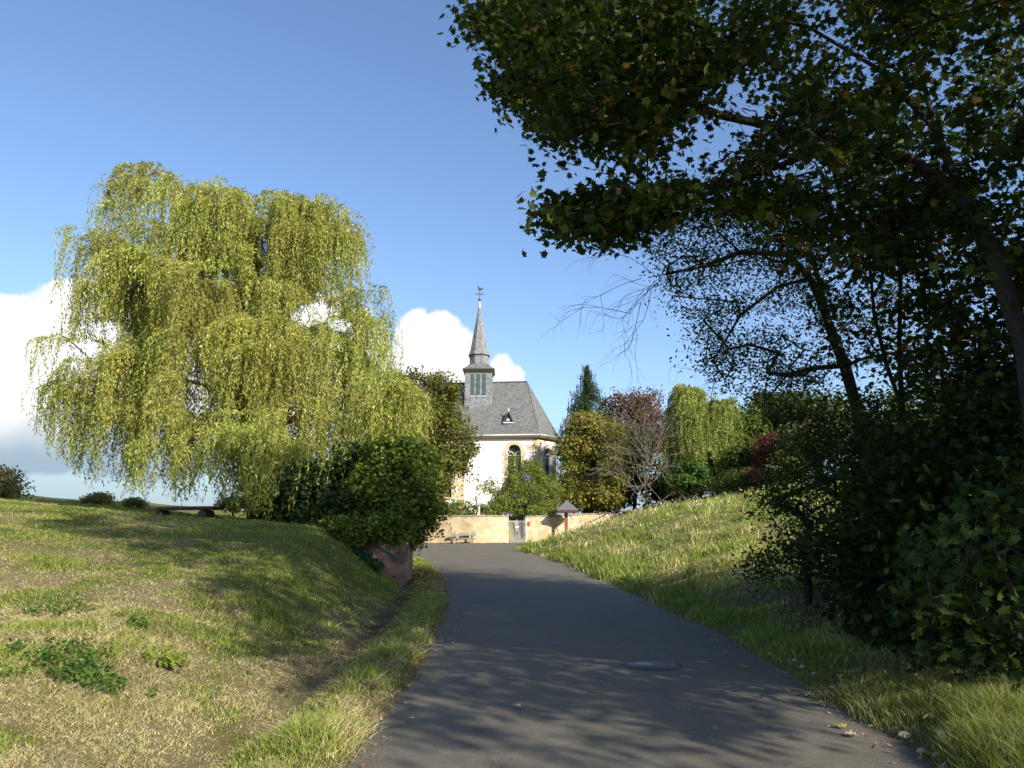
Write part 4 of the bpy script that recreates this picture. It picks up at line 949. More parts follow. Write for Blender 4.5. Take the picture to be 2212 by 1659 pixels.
wl_lobes = [(575, 470, 70, 50, 220, 33.4, 2.0), (540, 440, 40, 34, 200, 33.6, 1.2), (620, 460, 50, 36, 200, 33.4, 1.4), (385, 400, 44, 34, 120, 34, 1.1), (455, 410, 34, 26, 120, 33.8, .9), (270, 400, 26, 20, 100, 34, .7), (690, 455, 40, 26, 150, 33, 1), (745, 480, 20, 20, 150, 33, .7), (385, 440, 130, 50, 190, 34, 2.6), (290, 410, 55, 35, 150, 34, 1.4), (455, 440, 70, 50, 190, 33.5, 2), (530, 500, 110, 50, 230, 33, 2.6), (665, 490, 90, 55, 230, 33, 2.2),
 (720, 520, 45, 50, 220, 33, 1.6), (200, 530, 62, 45, 190, 33.5, 1.6), (235, 590, 50, 50, 190, 34.5, 1.6), (330, 570, 120, 60, 250, 32, 2.4), (480, 600, 150, 60, 260, 31.5, 2.6), (655, 590, 90, 50, 100, 34, 2.2), (590, 620, 50, 40, 170, 32, 1.6),
 (785, 650, 34, 40, 270, 32.5, 1.1), (770, 700, 50, 50, 270, 33, 1.5), (160, 835, 50, 45, 175, 32.5, 1.3), (215, 800, 55, 45, 200, 33, 1.6),
 (300, 790, 100, 60, 250, 31.5, 2.4), (430, 740, 150, 75, 300, 30.5, 2.6), (600, 770, 150, 65, 310, 30, 2.6), (560, 910, 150, 50, 260, 29, 2.4),
 (700, 880, 120, 55, 270, 29.5, 2.4), (820, 900, 70, 55, 250, 30, 1.8), (870, 940, 40, 40, 190, 30.2, 1.2), (400, 930, 90, 40, 125, 29.5, 2.0), (260, 890, 70, 55, 150, 31.5, 1.8), (530, 960, 80, 40, 165, 28.6, 1.6),
 (740, 780, 80, 60, 220, 33.5, 1.8), (640, 720, 110, 50, 240, 32, 2.4), (390, 640, 160, 60, 260, 34.5, 2.4), (620, 970, 120, 40, 190, 28.3, 1.6)]
wb = base_at(545, 32.5)
def Z(x, y, Y): return P(x, y, Y)
willow_chains = [[wb, Z(545, 1040, 32.5), Z(535, 960, 32.4), Z(520, 860, 32.3)], [Z(520, 860, 32.3), Z(480, 760, 32), Z(440, 640, 32.5), Z(400, 520, 33), Z(380, 430, 33.5)],
 [Z(520, 860, 32.3), Z(580, 760, 32), Z(620, 650, 32.5), Z(650, 540, 33)], [Z(535, 960, 32.4), Z(640, 900, 31.5), Z(720, 840, 31), Z(770, 720, 32)], [Z(520, 860, 32.3), Z(400, 820, 32), Z(300, 780, 32), Z(200, 800, 32.5)],
 [Z(480, 760, 32), Z(380, 660, 32.5), Z(280, 580, 33), Z(210, 530, 33.3)]]
hanging('weeping_willow', 'huge yellow green weeping willow standing on the left hill', wl_lobes, wb, PAL_WILLOW, 92, .14, .052, 24, split=6, hole=.44, bottom=([60, 110, 180, 250, 330, 430, 470, 520, 600, 800, 900, 960], [900, 985, 1040, 1062, 1062, 1085, 1075, 1105, 1125, 1120, 1085, 1040]), voids=[(292, 660, 34, 75, 0, 33.2), (236, 715, 36, 36, 0, 99), (175, 752, 70, 22, 0, 99), (425, 835, 26, 60, 0, 31.3), (680, 672, 50, 24, 0, 99), (640, 690, 18, 22, 0, 99), (735, 700, 30, 18, 0, 99), (738, 800, 26, 75, 0, 31.6), (350, 960, 22, 60, 0, 31), (480, 590, 70, 12, 0, 32), (632, 880, 14, 70, 0, 30.3), (520, 870, 16, 60, 0, 30), (250, 960, 22, 50, 0, 31.5), (560, 560, 18, 60, 0, 32.5), (500, 1000, 12, 60, 0, 28.8), (440, 1050, 22, 34, 0, 99)], trunk_pts=willow_chains, limbs=200, wid=1.5, trunk_r=.42)

# ================================================================ trees and shrubs round the church
PAL_GREEN = [(4, (.075, .105, .022)), (3, (.10, .13, .028)), (2, (.05, .08, .02)), (1, (.15, .16, .035))]
PAL_OLIVE = [(4, (.13, .125, .028)), (3, (.095, .11, .024)), (2, (.17, .15, .035)), (1, (.24, .15, .04)), (.4, (.30, .20, .03))]
PAL_AUTUMN = [(4, (.22, .195, .045)), (4, (.16, .175, .04)), (1.2, (.27, .18, .05)), (.6, (.30, .15, .055)), (.3, (.40, .30, .05)), (2.5, (.12, .145, .03))]
PAL_YG = [(4, (.19, .21, .045)), (3, (.14, .175, .035)), (2, (.24, .25, .06)), (1, (.10, .14, .03))]
PAL_DARK = [(4, (.035, .055, .018)), (3, (.05, .075, .02)), (1, (.08, .11, .03))]
PAL_RED = [(4, (.15, .075, .055)), (3, (.12, .065, .05)), (2, (.20, .10, .07)), (1.5, (.12, .11, .05))]
PAL_BIRCH = [(4, (.29, .32, .09)), (3, (.23, .27, .065)), (2, (.34, .35, .11)), (.6, (.38, .31, .06)), (1, (.15, .19, .05))]
tree('broadleaf_tree', 'round olive green tree between the willow and the church wall', [(905, 860, 80, 72, 50, 3.2), (862, 835, 50, 45, 50, 2), (975, 930, 55, 80, 50, 2.8), (880, 930, 80, 90, 50, 3), (960, 1010, 48, 55, 49.5, 2.2), (870, 1020, 70, 70, 50, 2.6), (950, 840, 35, 40, 50, 1.8), (1005, 985, 26, 40, 49.5, 1.2), (945, 1050, 34, 36, 50, 1.6), (965, 990, 40, 50, 49.6, 2)],
     base_at(905, 50), [(3, (.125, .135, .03)), (3, (.095, .115, .025)), (2, (.16, .15, .035)), (.6, (.25, .17, .05)), (.3, (.36, .27, .04))], 420, 110, .34, .13, seed=5, trunk_r=.25)
tree('hedge_shrub', 'low yellow green clipped shrub on the wall left of the post lamp', [(1000, 1098, 34, 16, 58.3, 1), (975, 1102, 24, 14, 58.3, .9)], base_at(998, 58.3), PAL_YG, 45, 80, .2, .09, cat='shrub', seed=6, group='clipped shrubs along the top of the churchyard wall')
tree('hedge_shrub', 'low yellow green clipped shrub on the wall right of the post lamp', [(1063, 1100, 20, 15, 58.2, .9)], base_at(1063, 58.2), PAL_YG, 26, 80, .18, .09, cat='shrub', seed=7, group='clipped shrubs along the top of the churchyard wall')
tree('small_shrub', 'small brownish shrub close to the post lamp on the wall', [(1040, 1100, 10, 12, 58.4, .5)], base_at(1040, 58.4), PAL_AUTUMN, 12, 60, .16, .08, cat='shrub', seed=8)
tree('small_shrub', 'dark brown shrub on the wall below the small church window', [(950, 1098, 24, 18, 58.5, .8)], base_at(950, 58.5), [(3, (.07, .06, .03)), (2, (.12, .07, .04)), (1, (.1, .1, .03))], 26, 70, .18, .09, cat='shrub', seed=9)
tree('garden_shrub', 'loose bright green shrub in front of the pointed church window', [(1110, 1075, 45, 35, 59, 1.6), (1165, 1070, 48, 42, 58.6, 1.6), (1135, 1040, 45, 35, 59, 1.3), (1182, 1050, 22, 30, 59, 1.0), (1075, 1055, 30, 14, 59, .7), (1055, 1042, 14, 8, 59, .4), (1140, 1010, 12, 22, 59, .4), (1110, 1015, 12, 30, 59, .5), (1160, 1018, 10, 20, 59, .4), (1170, 1105, 36, 14, 57.8, .9), (1140, 1095, 60, 20, 58.3, 1)],
     base_at(1140, 59), [(4, (.20, .225, .045)), (3, (.15, .185, .035)), (2, (.26, .27, .06)), (1, (.11, .15, .03))], 300, 80, .22, .085, cat='shrub', seed=10, shell=.75, r_tip=.008, trunk_r=.1)
o = tree('thin_sapling', 'thin leafy sapling against the white wall behind the post lamp', [(1028, 1060, 12, 26, 58.8, .5)], base_at(1028, 58.8), PAL_YG, 12, 22, .18, .08, cat='shrub', seed=11, shell=.9, r_tip=.006, trunk_r=.03)
tree('maple_tree', 'big yellow brown autumn tree just right of the church apse', [(1262, 922, 38, 38, 62, 2.4), (1225, 1055, 24, 40, 61, 1.6), (1232, 985, 20, 26, 61, 1.4), (1330, 1000, 30, 40, 62, 2), (1258, 960, 42, 50, 62, 3), (1305, 950, 45, 50, 62, 2.8), (1248, 1010, 34, 40, 61.5, 2.4), (1290, 1020, 52, 50, 61.5, 3), (1275, 1075, 50, 35, 61, 2.6), (1320, 1075, 30, 30, 62, 2)],
     base_at(1275, 62), PAL_AUTUMN, 420, 100, .40, .155, seed=12, trunk_r=.3)
# spruce with hanging side twigs
def spruce(x, ytop, ybot, Y, wpx, label, seed=4, lean=0):
    r = np.random.default_rng(seed); top = P(x, ytop, Y); g = base_at(x, Y); o = empty('spruce_tree', g, label, 'tree')
    mb = MB(); mb.tube([g, (g.x, g.y, g.z + 3), (top.x, top.y, top.z - .6), (top.x + .25, top.y, top.z)], [.28, .22, .05, .02], 7)
    Pl, Tl = [], []; zb_ = P(x, ybot, Y).z; Ht = top.z - zb_; z = zb_; Wm = M(wpx, Y)
    while z < top.z - .15:
        f = (top.z - z) / Ht; rr = Wm * (f ** .72) + .12; n = int(8 + 8 * f)
        for k in range(n):
            a = r.random() * 6.283; L = rr * (.7 + .5 * r.random()); d = np.array([math.cos(a), math.sin(a), 0]); t = np.linspace(.1, 1, max(4, int(L / .13)))
            br = np.array([top.x, top.y, z + r.normal() * .08]) + d * (L * t)[:, None] + np.array([0, 0, 1.]) * (-.45 * L * t ** 1.3 + .28 * L * t ** 3)[:, None]
            mb.tube([br[0], br[len(br) // 2], br[-1]], [.03, .02, .008], 3, cap=False)
            for q in br:
                m_ = r.integers(5, 9); h_ = np.linspace(0, .28 + .35 * r.random(), m_)
                pp = q + r.normal(size=3) * .06 + np.array([0, 0, -1.]) * h_[:, None] + r.normal(size=(m_, 3)) * .03; Pl.append(pp)
        z += .27
    Pp = np.concatenate(Pl); n = len(Pp); tg = unit(np.array([0, 0, -1.]) + r.normal(size=(n, 3)) * .45); nr = unit(np.cross(tg, r.normal(size=(n, 3))))
    link('crown', leaf_mesh('crown', Pp, nr, .17 * (.7 + .6 * r.random(n)), SH_LANCE * np.array([1.9, 1, 1]), pick([(4, (.035, .058, .022)), (3, (.05, .075, .025)), (1, (.08, .09, .03))], n, .25, r), tg, r), LEAF, o)
    link('trunk', mb.mesh('trunk', True), BARK, o)
spruce(1266, 787, 980, 68, 72, 'tall narrow dark green spruce rising behind the yellow brown autumn tree')
tree('copper_tree', 'dark red leaved tree behind the bare grey shrub', [(1325, 880, 38, 32, 70, 2.6), (1385, 880, 40, 36, 70, 2.8), (1350, 915, 60, 40, 70, 3), (1425, 935, 26, 60, 69, 2), (1405, 915, 36, 40, 69, 2)], base_at(1370, 70), PAL_RED, 170, 60, .45, .17, seed=14, shell=.8)
tree('dark_tree', 'dark green tree filling the gap behind the bare grey shrub', [(1345, 980, 60, 60, 68, 3), (1400, 1020, 70, 60, 67, 3), (1330, 1050, 60, 50, 66, 3), (1450, 1050, 60, 45, 66, 2.6), (1530, 1010, 70, 55, 65, 2.6), (1590, 1040, 60, 40, 63, 2.4)], base_at(1380, 67), PAL_DARK, 200, 70, .5, .2, seed=15)
# bare shrub
def bare_shrub():
    r = random.Random(5); Y = 58.5; g = base_at(1400, Y); o = empty('bare_shrub', g, 'bare grey brown twiggy shrub between the autumn tree and the birch', 'shrub'); mb = MB()
    def rec(p, d, L, rad, n):
        pts = [p]; q = p.copy(); dd = d.copy()
        for s_ in range(3):
            dd = (dd + Vector((r.gauss(0, .12), r.gauss(0, .12), r.gauss(0.02, .10)))).normalized(); q = q + dd * L / 3; pts.append(q.copy())
            if n > 0 and s_ > 0:
                for b_ in range(2): rec(q, (dd + Vector((r.gauss(0, .55), r.gauss(0, .55), r.gauss(.05, .4)))).normalized(), L * r.uniform(.5, .72), rad * .55, n - 1)
        mb.tube(pts, [rad, rad * .8, rad * .65, rad * .5], 4 if rad > .02 else 3, cap=False)
    for q in range(30):
        a = q / 30 * 6.283 * 3; el_ = r.uniform(-.05, 1.3); z0 = r.uniform(.1, 4.0)
        rec(Vector((g.x + r.gauss(0, .2), g.y, g.z + z0)), Vector((math.cos(a) * math.cos(el_), math.sin(a) * math.cos(el_), math.sin(el_))), r.uniform(1.9, 3.0) , .045, 3)
    rec(Vector(g), Vector((0, 0, 1)), 4.2, .10, 2)
    link('branches', mb.mesh('branches', fixn=False), BARK_G, o)
bare_shrub()
bb = base_at(1515, 60)
hanging('birch_tree', 'pale yellow green birch with drooping twigs at the top edge of the meadow', [(1490, 850, 36, 30, 150, 60, 1.6), (1500, 900, 50, 40, 160, 60, 2), (1475, 940, 30, 40, 130, 60, 1.6), (1550, 900, 40, 30, 180, 59.5, 1.8), (1560, 950, 36, 40, 130, 59.5, 1.7), (1530, 980, 50, 40, 120, 59, 1.8), (1470, 990, 34, 30, 90, 59.5, 1.6), (1575, 985, 26, 30, 100, 59, 1.3), (1520, 1020, 46, 30, 60, 58.5, 1.5), (1560, 1020, 34, 26, 60, 58.5, 1.2), (1510, 950, 60, 50, 120, 60, 2.2)],
        bb, PAL_BIRCH, 200, .13, .08, 30, split=6, hole=.38, seed=21, bark=BARK_G, trunk_pts=[[bb, Z(1512, 980, 60), Z(1500, 900, 60), Z(1490, 830, 60)], [Z(1512, 980, 60), Z(1550, 920, 59.8), Z(1560, 890, 59.5)]], limbs=70, wid=2.6, trunk_r=.16, out=(.1, 1.0), lmul=.7)
tree('green_shrub', 'fresh green shrub at the foot of the birch', [(1490, 1025, 34, 34, 57.5, 1.4), (1465, 1040, 26, 22, 57.5, 1.2)], base_at(1485, 57.5), [(3, (.07, .13, .03)), (2, (.10, .16, .035))], 60, 70, .25, .13, cat='shrub', seed=22)
for i, (lab, lobes, bx, Y, pal, n, sz, cat, nm) in enumerate([
    ('dense dark green tree right of the birch', [(1620, 940, 50, 60, 60, 3), (1660, 900, 60, 50, 62, 3), (1620, 1000, 50, 45, 58, 2.6)], 1630, 60, PAL_GREEN, 190, .18, 'tree', 'dense_tree'),
    ('dark wooded crown above the red shrub on the hill', [(1720, 890, 60, 40, 60, 3), (1780, 900, 70, 50, 58, 3), (1680, 880, 50, 40, 63, 3)], 1730, 60, PAL_DARK + [(2, (.10, .11, .03))], 170, .19, 'tree', 'dense_tree'),
    ('grey green bushy tree behind the dark trunks', [(1750, 960, 60, 50, 52, 2.6), (1810, 930, 60, 55, 52, 2.6)], 1770, 52, [(3, (.17, .17, .07)), (2, (.12, .13, .05)), (1, (.22, .19, .09))], 130, .15, 'tree', 'bushy_tree'),
    ('dark green tree far right behind the foreground trunks', [(1900, 930, 70, 80, 46, 3), (1990, 900, 80, 80, 46, 3), (1960, 1010, 90, 60, 44, 3)], 1950, 46, PAL_GREEN, 200, .17, 'tree', 'dense_tree'),
    ('tall green tree at the far right behind the foreground maple', [(2110, 900, 80, 90, 40, 3), (2180, 960, 80, 80, 38, 3), (2090, 1010, 80, 60, 40, 3), (2290, 900, 90, 110, 38, 3)], 2150, 39, PAL_OLIVE, 230, .16, 'tree', 'dense_tree'),
    ('red leaved shrub high on the meadow edge', [(1668, 965, 30, 22, 55, 1.2), (1650, 985, 22, 14, 55, 1)], 1665, 55, [(3, (.22, .06, .05)), (2, (.15, .05, .04)), (1, (.10, .08, .03))], 55, .12, 'shrub', 'red_shrub'),
    ('small red shrub low at the meadow edge right of the birch', [(1640, 1027, 25, 14, 52, .8)], 1640, 52, [(3, (.30, .08, .06)), (2, (.22, .07, .05)), (1, (.12, .10, .03))], 28, .10, 'shrub', 'red_shrub'),
    ('yellow green shrub at the meadow edge beside the dark trunks', [(1710, 1000, 36, 26, 50, 1.3), (1740, 980, 30, 22, 50, 1.2)], 1720, 50, [(3, (.28, .25, .04)), (2, (.17, .19, .04)), (1, (.10, .12, .03))], 60, .12, 'shrub', 'yellow_shrub'),
    ('mixed green shrub between the two red shrubs', [(1600, 1040, 40, 22, 54, 1.4), (1700, 1035, 40, 20, 50, 1.3)], 1610, 54, PAL_GREEN, 60, .12, 'shrub', 'green_shrub'),
    ('brown green bush on the skyline at the left photo edge', [(0, 1045, 22, 28, 46, 1.4), (-60, 1035, 50, 38, 47, 2.2), (26, 1058, 18, 8, 45.5, .6)], 2, 46, [(3, (.22, .18, .08)), (2, (.17, .18, .05)), (1, (.28, .20, .09))], 90, .13, 'shrub', 'skyline_bush'),
    ('long low olive bush on the left skyline behind the willow whips', [(215, 1078, 24, 7, 45, .8), (190, 1081, 24, 5, 45, .6)], 212, 45, [(3, (.24, .20, .06)), (2, (.18, .19, .05))], 30, .09, 'shrub', 'skyline_bush'),
    ('small round olive bush on the skyline right of the long low one', [(290, 1088, 15, 7, 44, .6)], 290, 44, [(3, (.22, .19, .06)), (2, (.16, .17, .05))], 20, .10, 'shrub', 'skyline_bush'),
    ('tiny bush on the skyline behind the right end of the log table', [(500, 1088, 34, 12, 44, .9)], 500, 44, PAL_OLIVE, 26, .10, 'shrub', 'skyline_bush'),
    ]):
    tree(nm, lab, lobes, base_at(bx, Y), pal, n, 70, .16 if cat == 'shrub' and n < 50 else (.3 if cat == 'shrub' else .45), sz, cat=cat, seed=40 + i)
# shrubs hanging over the retaining wall
tree('ivy_shrub', 'big dark green shrub hanging over the retaining wall below the willow', [(700, 1070, 80, 50, 28.4, 1.6), (640, 1095, 60, 40, 29, 1.4), (770, 1020, 56, 50, 28, 1.5), (765, 1100, 70, 40, 26, 1.3), (600, 1115, 40, 22, 29.5, 1), (700, 1135, 70, 18, 26.8, 1)], base_at(700, 27.3),
     [(4, (.036, .062, .017)), (3, (.025, .045, .013)), (.7, (.07, .11, .025))], 330, 75, .26, .12, cat='shrub', seed=61, trunk_r=.12)
tree('climbing_shrub', 'yellowing green shrub spilling over the wall corner towards the road', [(860, 1040, 60, 60, 25.5, 1.4), (880, 1100, 52, 40, 25, 1.2), (910, 1060, 30, 45, 25.2, .9), (850, 990, 60, 45, 26, 1.3), (880, 1150, 24, 28, 24.6, .7), (752, 1150, 34, 20, 23.45, .3), (800, 1142, 36, 16, 23.4, .3), (862, 1140, 22, 26, 23.5, .35), (775, 1165, 18, 16, 23.3, .2), (745, 1140, 56, 22, 24.6, .6), (825, 1135, 46, 26, 24.4, .6), (930, 1120, 16, 26, 24.8, .5), (800, 1060, 50, 45, 25.8, 1.1), (915, 1000, 26, 36, 26, .8)], base_at(870, 25.6),
     [(4, (.15, .19, .03)), (3, (.10, .15, .025)), (2, (.06, .10, .02)), (.8, (.32, .30, .05)), (.3, (.45, .38, .06))], 460, 60, .2, .10, cat='shrub', seed=62, trunk_r=.1)
tree('young_tree', 'small yellow leaved sapling under the willow whips left of the dark shrub', [(555, 1060, 22, 40, 28.5, .7)], base_at(555, 28.5), [(3, (.34, .30, .04)), (2, (.18, .18, .04))], 24, 50, .18, .09, cat='shrub', seed=63)
fp = Q(1478, 2300, 23.1)
tree('fern_clump', 'dark green leafy plant growing before the retaining wall', [(798, 1240, 22, 18, 23.0, .35), (778, 1225, 14, 10, 23.1, .25)], Vector((fp.x, 23.0, Hs(fp.x, 23.0))), [(3, (.035, .085, .03)), (2, (.05, .11, .035))], 30, 40, .09, .13, cat='plant', seed=64, shape=SH_OVAL)

# ================================================================ foreground trees on the right
def in_poly(px, py, poly):
    poly = np.array(poly, float); n = len(poly); ins = np.zeros(len(px), bool); j = n - 1
    for i in range(n):
        xi, yi = poly[i]; xj, yj = poly[j]
        c = ((yi > py) != (yj > py)) & (px < (xj - xi) * (py - yi) / (yj - yi + 1e-12) + xi); ins ^= c; j = i
    return ins
def frustum_pts(poly, Y0, Y1, n, seed, gap=0.0, gscale=60., thin=None):
    """points through the solid angle of an outline between two distances, dropped where a 3-D-ish noise leaves gaps"""
    r = np.random.default_rng(seed); poly = np.array(poly, float); lo, hi = poly.min(0), poly.max(0); res = []
    tot = 0
    while tot < n:
        m_ = n * 4; x = lo[0] + (hi[0] - lo[0]) * r.random(m_); y = lo[1] + (hi[1] - lo[1]) * r.random(m_)
        Y = (Y0 ** 3 + (Y1 ** 3 - Y0 ** 3) * r.random(m_)) ** (1 / 3.); k = in_poly(x, y, poly)
        if gap: k &= (fbm(x / gscale, y / gscale + Y * .35, seed, 3) > gap)
        if thin: k &= r.random(m_) < np.interp(x, thin[0], thin[1])
        x, y, Y = x[k], y[k], Y[k]
        u = (x / K - 512) / F; v = (384 - y / K) / F; dx, dy, dz = u, CP - v * SP, SP + v * CP
        res.append(np.stack([dx * Y / dy, Y, CAMZ + dz * Y / dy], 1)); tot += len(x)
    p = np.concatenate(res)[:n]; p[:, 2] = np.maximum(p[:, 2], H(p[:, 0], p[:, 1]) + .1); return p
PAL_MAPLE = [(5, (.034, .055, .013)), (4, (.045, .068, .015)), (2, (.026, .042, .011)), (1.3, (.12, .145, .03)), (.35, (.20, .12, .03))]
PAL_KEYS = [(3, (.42, .22, .08)), (2, (.50, .32, .11)), (1, (.32, .17, .06))]
mpoly = [(1080, -60), (1060, 15), (1010, 42), (1055, 80), (1080, 120), (1085, 160), (1060, 205), (1105, 230), (1165, 255), (1185, 300), (1240, 335), (1300, 310), (1360, 345), (1480, 370), (1430, 415), (1320, 435), (1260, 440), (1190, 455), (1225, 505), (1260, 505), (1320, 515), (1360, 490), (1400, 480), (1440, 440), (1540, 440), (1620, 470), (1680, 500), (1740, 540), (1790, 600), (1880, 560), (1960, 600), (2060, 560), (2160, 620), (2300, 640), (2300, -60)]
def maple():
    r = np.random.default_rng(77)
    base = Vector((7.2, 9.2, Hs(7.2, 9.2))); o = empty('maple_tree', base, 'large dark foreground maple whose leafy boughs overhang the road at the upper right', 'tree')
    C1 = np.concatenate([frustum_pts(mpoly, 9.0, 13.5, 700, 71, .49, 70), frustum_pts([(2030, 560), (2050, 900), (2300, 950), (2300, 560)], 9.5, 13, 70, 75, .54, 60)])
    C1b = np.concatenate([frustum_pts([(1080, -60), (1060, 15), (1000, 40), (1040, 85), (1080, 120), (1150, 180), (1250, 150), (1300, -60)], 10.5, 12.5, 70, 72), frustum_pts([(1060, -60), (1075, 100), (1090, 150), (1060, 205), (1105, 232), (1170, 260), (1190, 305), (1245, 338), (1300, 312), (1360, 345), (1500, 345), (1500, -60)], 9.8, 13, 210, 74, .38, 70)])
    C1c = frustum_pts([(1185, 455), (1220, 505), (1255, 505), (1320, 520), (1400, 480), (1460, 440), (1400, 415), (1260, 440)], 11.5, 12.8, 80, 73)
    E = [(9.8, 6, 9.5, 4.5, 5, 4.6), (9.0, 1.0, 10.5, 3.8, 3.4, 3.4), (7.2, 11.5, 12, 4, 3.5, 2.6), (3.8, 11, 12, 3.4, 2.6, 2.2), (7.6, .8, 5.8, 1.8, 2, 1.5), (8.2, 2.2, 9.5, 2.5, 2, 3), (6.0, 4.5, 13, 4, 4, 3), (8.5, 1, 13.5, 4, 3.2, 3), (9.5, 7, 4.5, 2.8, 4, 3.6), (8.6, 4.2, 6.5, 2.2, 2.4, 3), (8.5, -.3, 7.3, 2.6, 2.4, 2.4), (10.6, -2.4, 9.4, 2.6, 2.1, 2.8), (6.6, 1.6, 6.4, 1.6, 2, 1.7), (9.3, -3.6, 6.6, 1.3, 1.0, 1.0), (10.4, -4.4, 7.9, 1.7, 1.2, 1.4)]
    C2, D2_ = ell_clumps(E, 1700, r, .95)
    # keep the extra crown out of the part of the view where the sky shows
    pv = (C2 - np.array([0, 0, CAMZ])); dep = pv[:, 1] * CP + pv[:, 2] * SP; up = -pv[:, 1] * SP + pv[:, 2] * CP
    sx = (512 + pv[:, 0] / np.maximum(dep, .1) * F) * K; syy = (384 - up / np.maximum(dep, .1) * F) * K
    vis = (dep > .5) & (sx > -300) & (sx < 2150) & (syy > -150) & (syy < 1800)
    C2 = C2[~vis]; C = np.concatenate([C1, C1b, C1c, C2])
    per = 34; D = unit(r.normal(size=C.shape) + np.array([0, 0, .8])); p, nr = spray(C, D, per, .27, r, .55)
    # droop edges of the sprays and stay clear of the camera
    k = np.linalg.norm(p - np.array([0, 0, CAMZ]), axis=1) > 3.5; p, nr = p[k], nr[k]
    print('maple leaves', len(p)); cl = pick(PAL_MAPLE, len(p), .25, r)
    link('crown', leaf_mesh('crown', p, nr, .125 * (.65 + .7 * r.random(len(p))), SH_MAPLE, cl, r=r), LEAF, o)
    Ck = np.concatenate([C1[r.random(len(C1)) < .28], C1b[::3]]); pk, nk = spray(Ck, np.repeat([[0, 0, 1.]], len(Ck), 0), 26, .11, r, .8); pk[:, 2] -= .06
    link('winged_seeds', leaf_mesh('winged_seeds', pk, unit(r.normal(size=pk.shape)), .05 * (.7 + .6 * r.random(len(pk))), SH_LANCE * np.array([2.2, 1, 1]), pick(PAL_KEYS, len(pk), .2, r), r=r), DRY, o)
    ch = [[base, Z(2270, 1250, 9.2), Z(2240, 1000, 9.3), Z(2215, 760, 9.6), Z(2150, 560, 10), Z(2080, 430, 10.4), Z(2020, 280, 10.8), Z(1980, 120, 11), Z(1950, -60, 11.3)],
          [Z(2080, 430, 10.4), Z(1960, 340, 10.8), Z(1820, 300, 11.2), Z(1700, 280, 11.5), Z(1560, 250, 11.8), Z(1400, 190, 11.8), Z(1250, 120, 11.8), Z(1120, 70, 11.8), Z(1000, 45, 11.8)],
          [Z(1820, 300, 11.2), Z(1730, 340, 11.5), Z(1620, 380, 11.8), Z(1520, 405, 12), Z(1400, 430, 12.1), Z(1290, 455, 12.1), Z(1190, 460, 12.1)],
          [Z(2240, 1000, 9.3), Z(2300, 700, 9), Z(2420, 400, 8.5), Z(2500, 0, 8)], [Z(2020, 280, 10.8), Z(1900, 150, 11), Z(1750, 60, 11.2), Z(1600, 20, 11.4)], [Z(2300, 700, 9), Vector((9, 5, 8)), Vector((9, 2, 9.5))]]
    tg = np.concatenate([C1[::2], C1b, C1c, C2[::3]])
    link('trunk', grow(ch, tg, .0038, .12, r=r, minr=.018, bend=.08).mesh('trunk', True), BARK, o)
maple()
def stem_tree(name, label, base, chains, polys, palette, per, rc, size, shape, seed, r_tip=.006, maxr=.22, minr=.012, flat=.7, extra=None, jit=.3, twigs=()):
    r = np.random.default_rng(seed); o = empty(name, base, label, 'tree'); Cs = []
    for (poly, Y0, Y1, n, gap) in polys: Cs.append(frustum_pts(poly, Y0, Y1, n, seed + len(Cs), gap, 45))
    if extra is not None: Cs.append(ell_clumps(extra[0], extra[1], r, .9)[0])
    C = np.concatenate(Cs); D = unit(r.normal(size=C.shape) + np.array([0, 0, .7])); p, nr = spray(C, D, per, rc, r, flat)
    p[:, 2] = np.maximum(p[:, 2], H(p[:, 0], p[:, 1]) + .03)
    print(name, len(p)); link('crown', leaf_mesh('crown', p, nr, size * (.65 + .7 * r.random(len(p))), shape, pick(palette, len(p), jit, r), r=r), LEAF, o)
    mb = grow(chains, C[::2], r_tip, maxr, r=r, minr=minr, bend=.09)
    for (p0, p1, m_) in twigs:
        rr = random.Random(seed); p0, p1 = Vector(p0), Vector(p1)
        def rec(p, d, L, rad, n):
            pts = [p]; q = p.copy(); dd = d.copy()
            for s_ in range(4):
                dd = (dd + Vector((rr.gauss(0, .2), rr.gauss(0, .2), rr.gauss(-.06, .18)))).normalized(); q = q + dd * L / 4; pts.append(q.copy())
                if n > 0 and s_ > 0: rec(q, (dd + Vector((rr.gauss(0, .6), rr.gauss(0, .4), rr.gauss(-.15, .5)))).normalized(), L * rr.uniform(.45, .7), rad * .6, n - 1)
            mb.tube(pts, [rad, rad * .8, rad * .6, rad * .5, rad * .35], 3, cap=False)
        for q in range(m_): rec(p0.lerp(p1, (q + .5) / m_), ((p1 - p0).normalized() + Vector((rr.gauss(0, .4), rr.gauss(0, .3), rr.gauss(-.1, .5)))).normalized(), rr.uniform(.7, 1.3), .009, 2)
    link('trunk', mb.mesh('trunk', True), BARK, o); return o
g2 = Z(1885, 1330, 15); g2 = Vector((g2.x, 15, Hs(g2.x, 15) - .1))
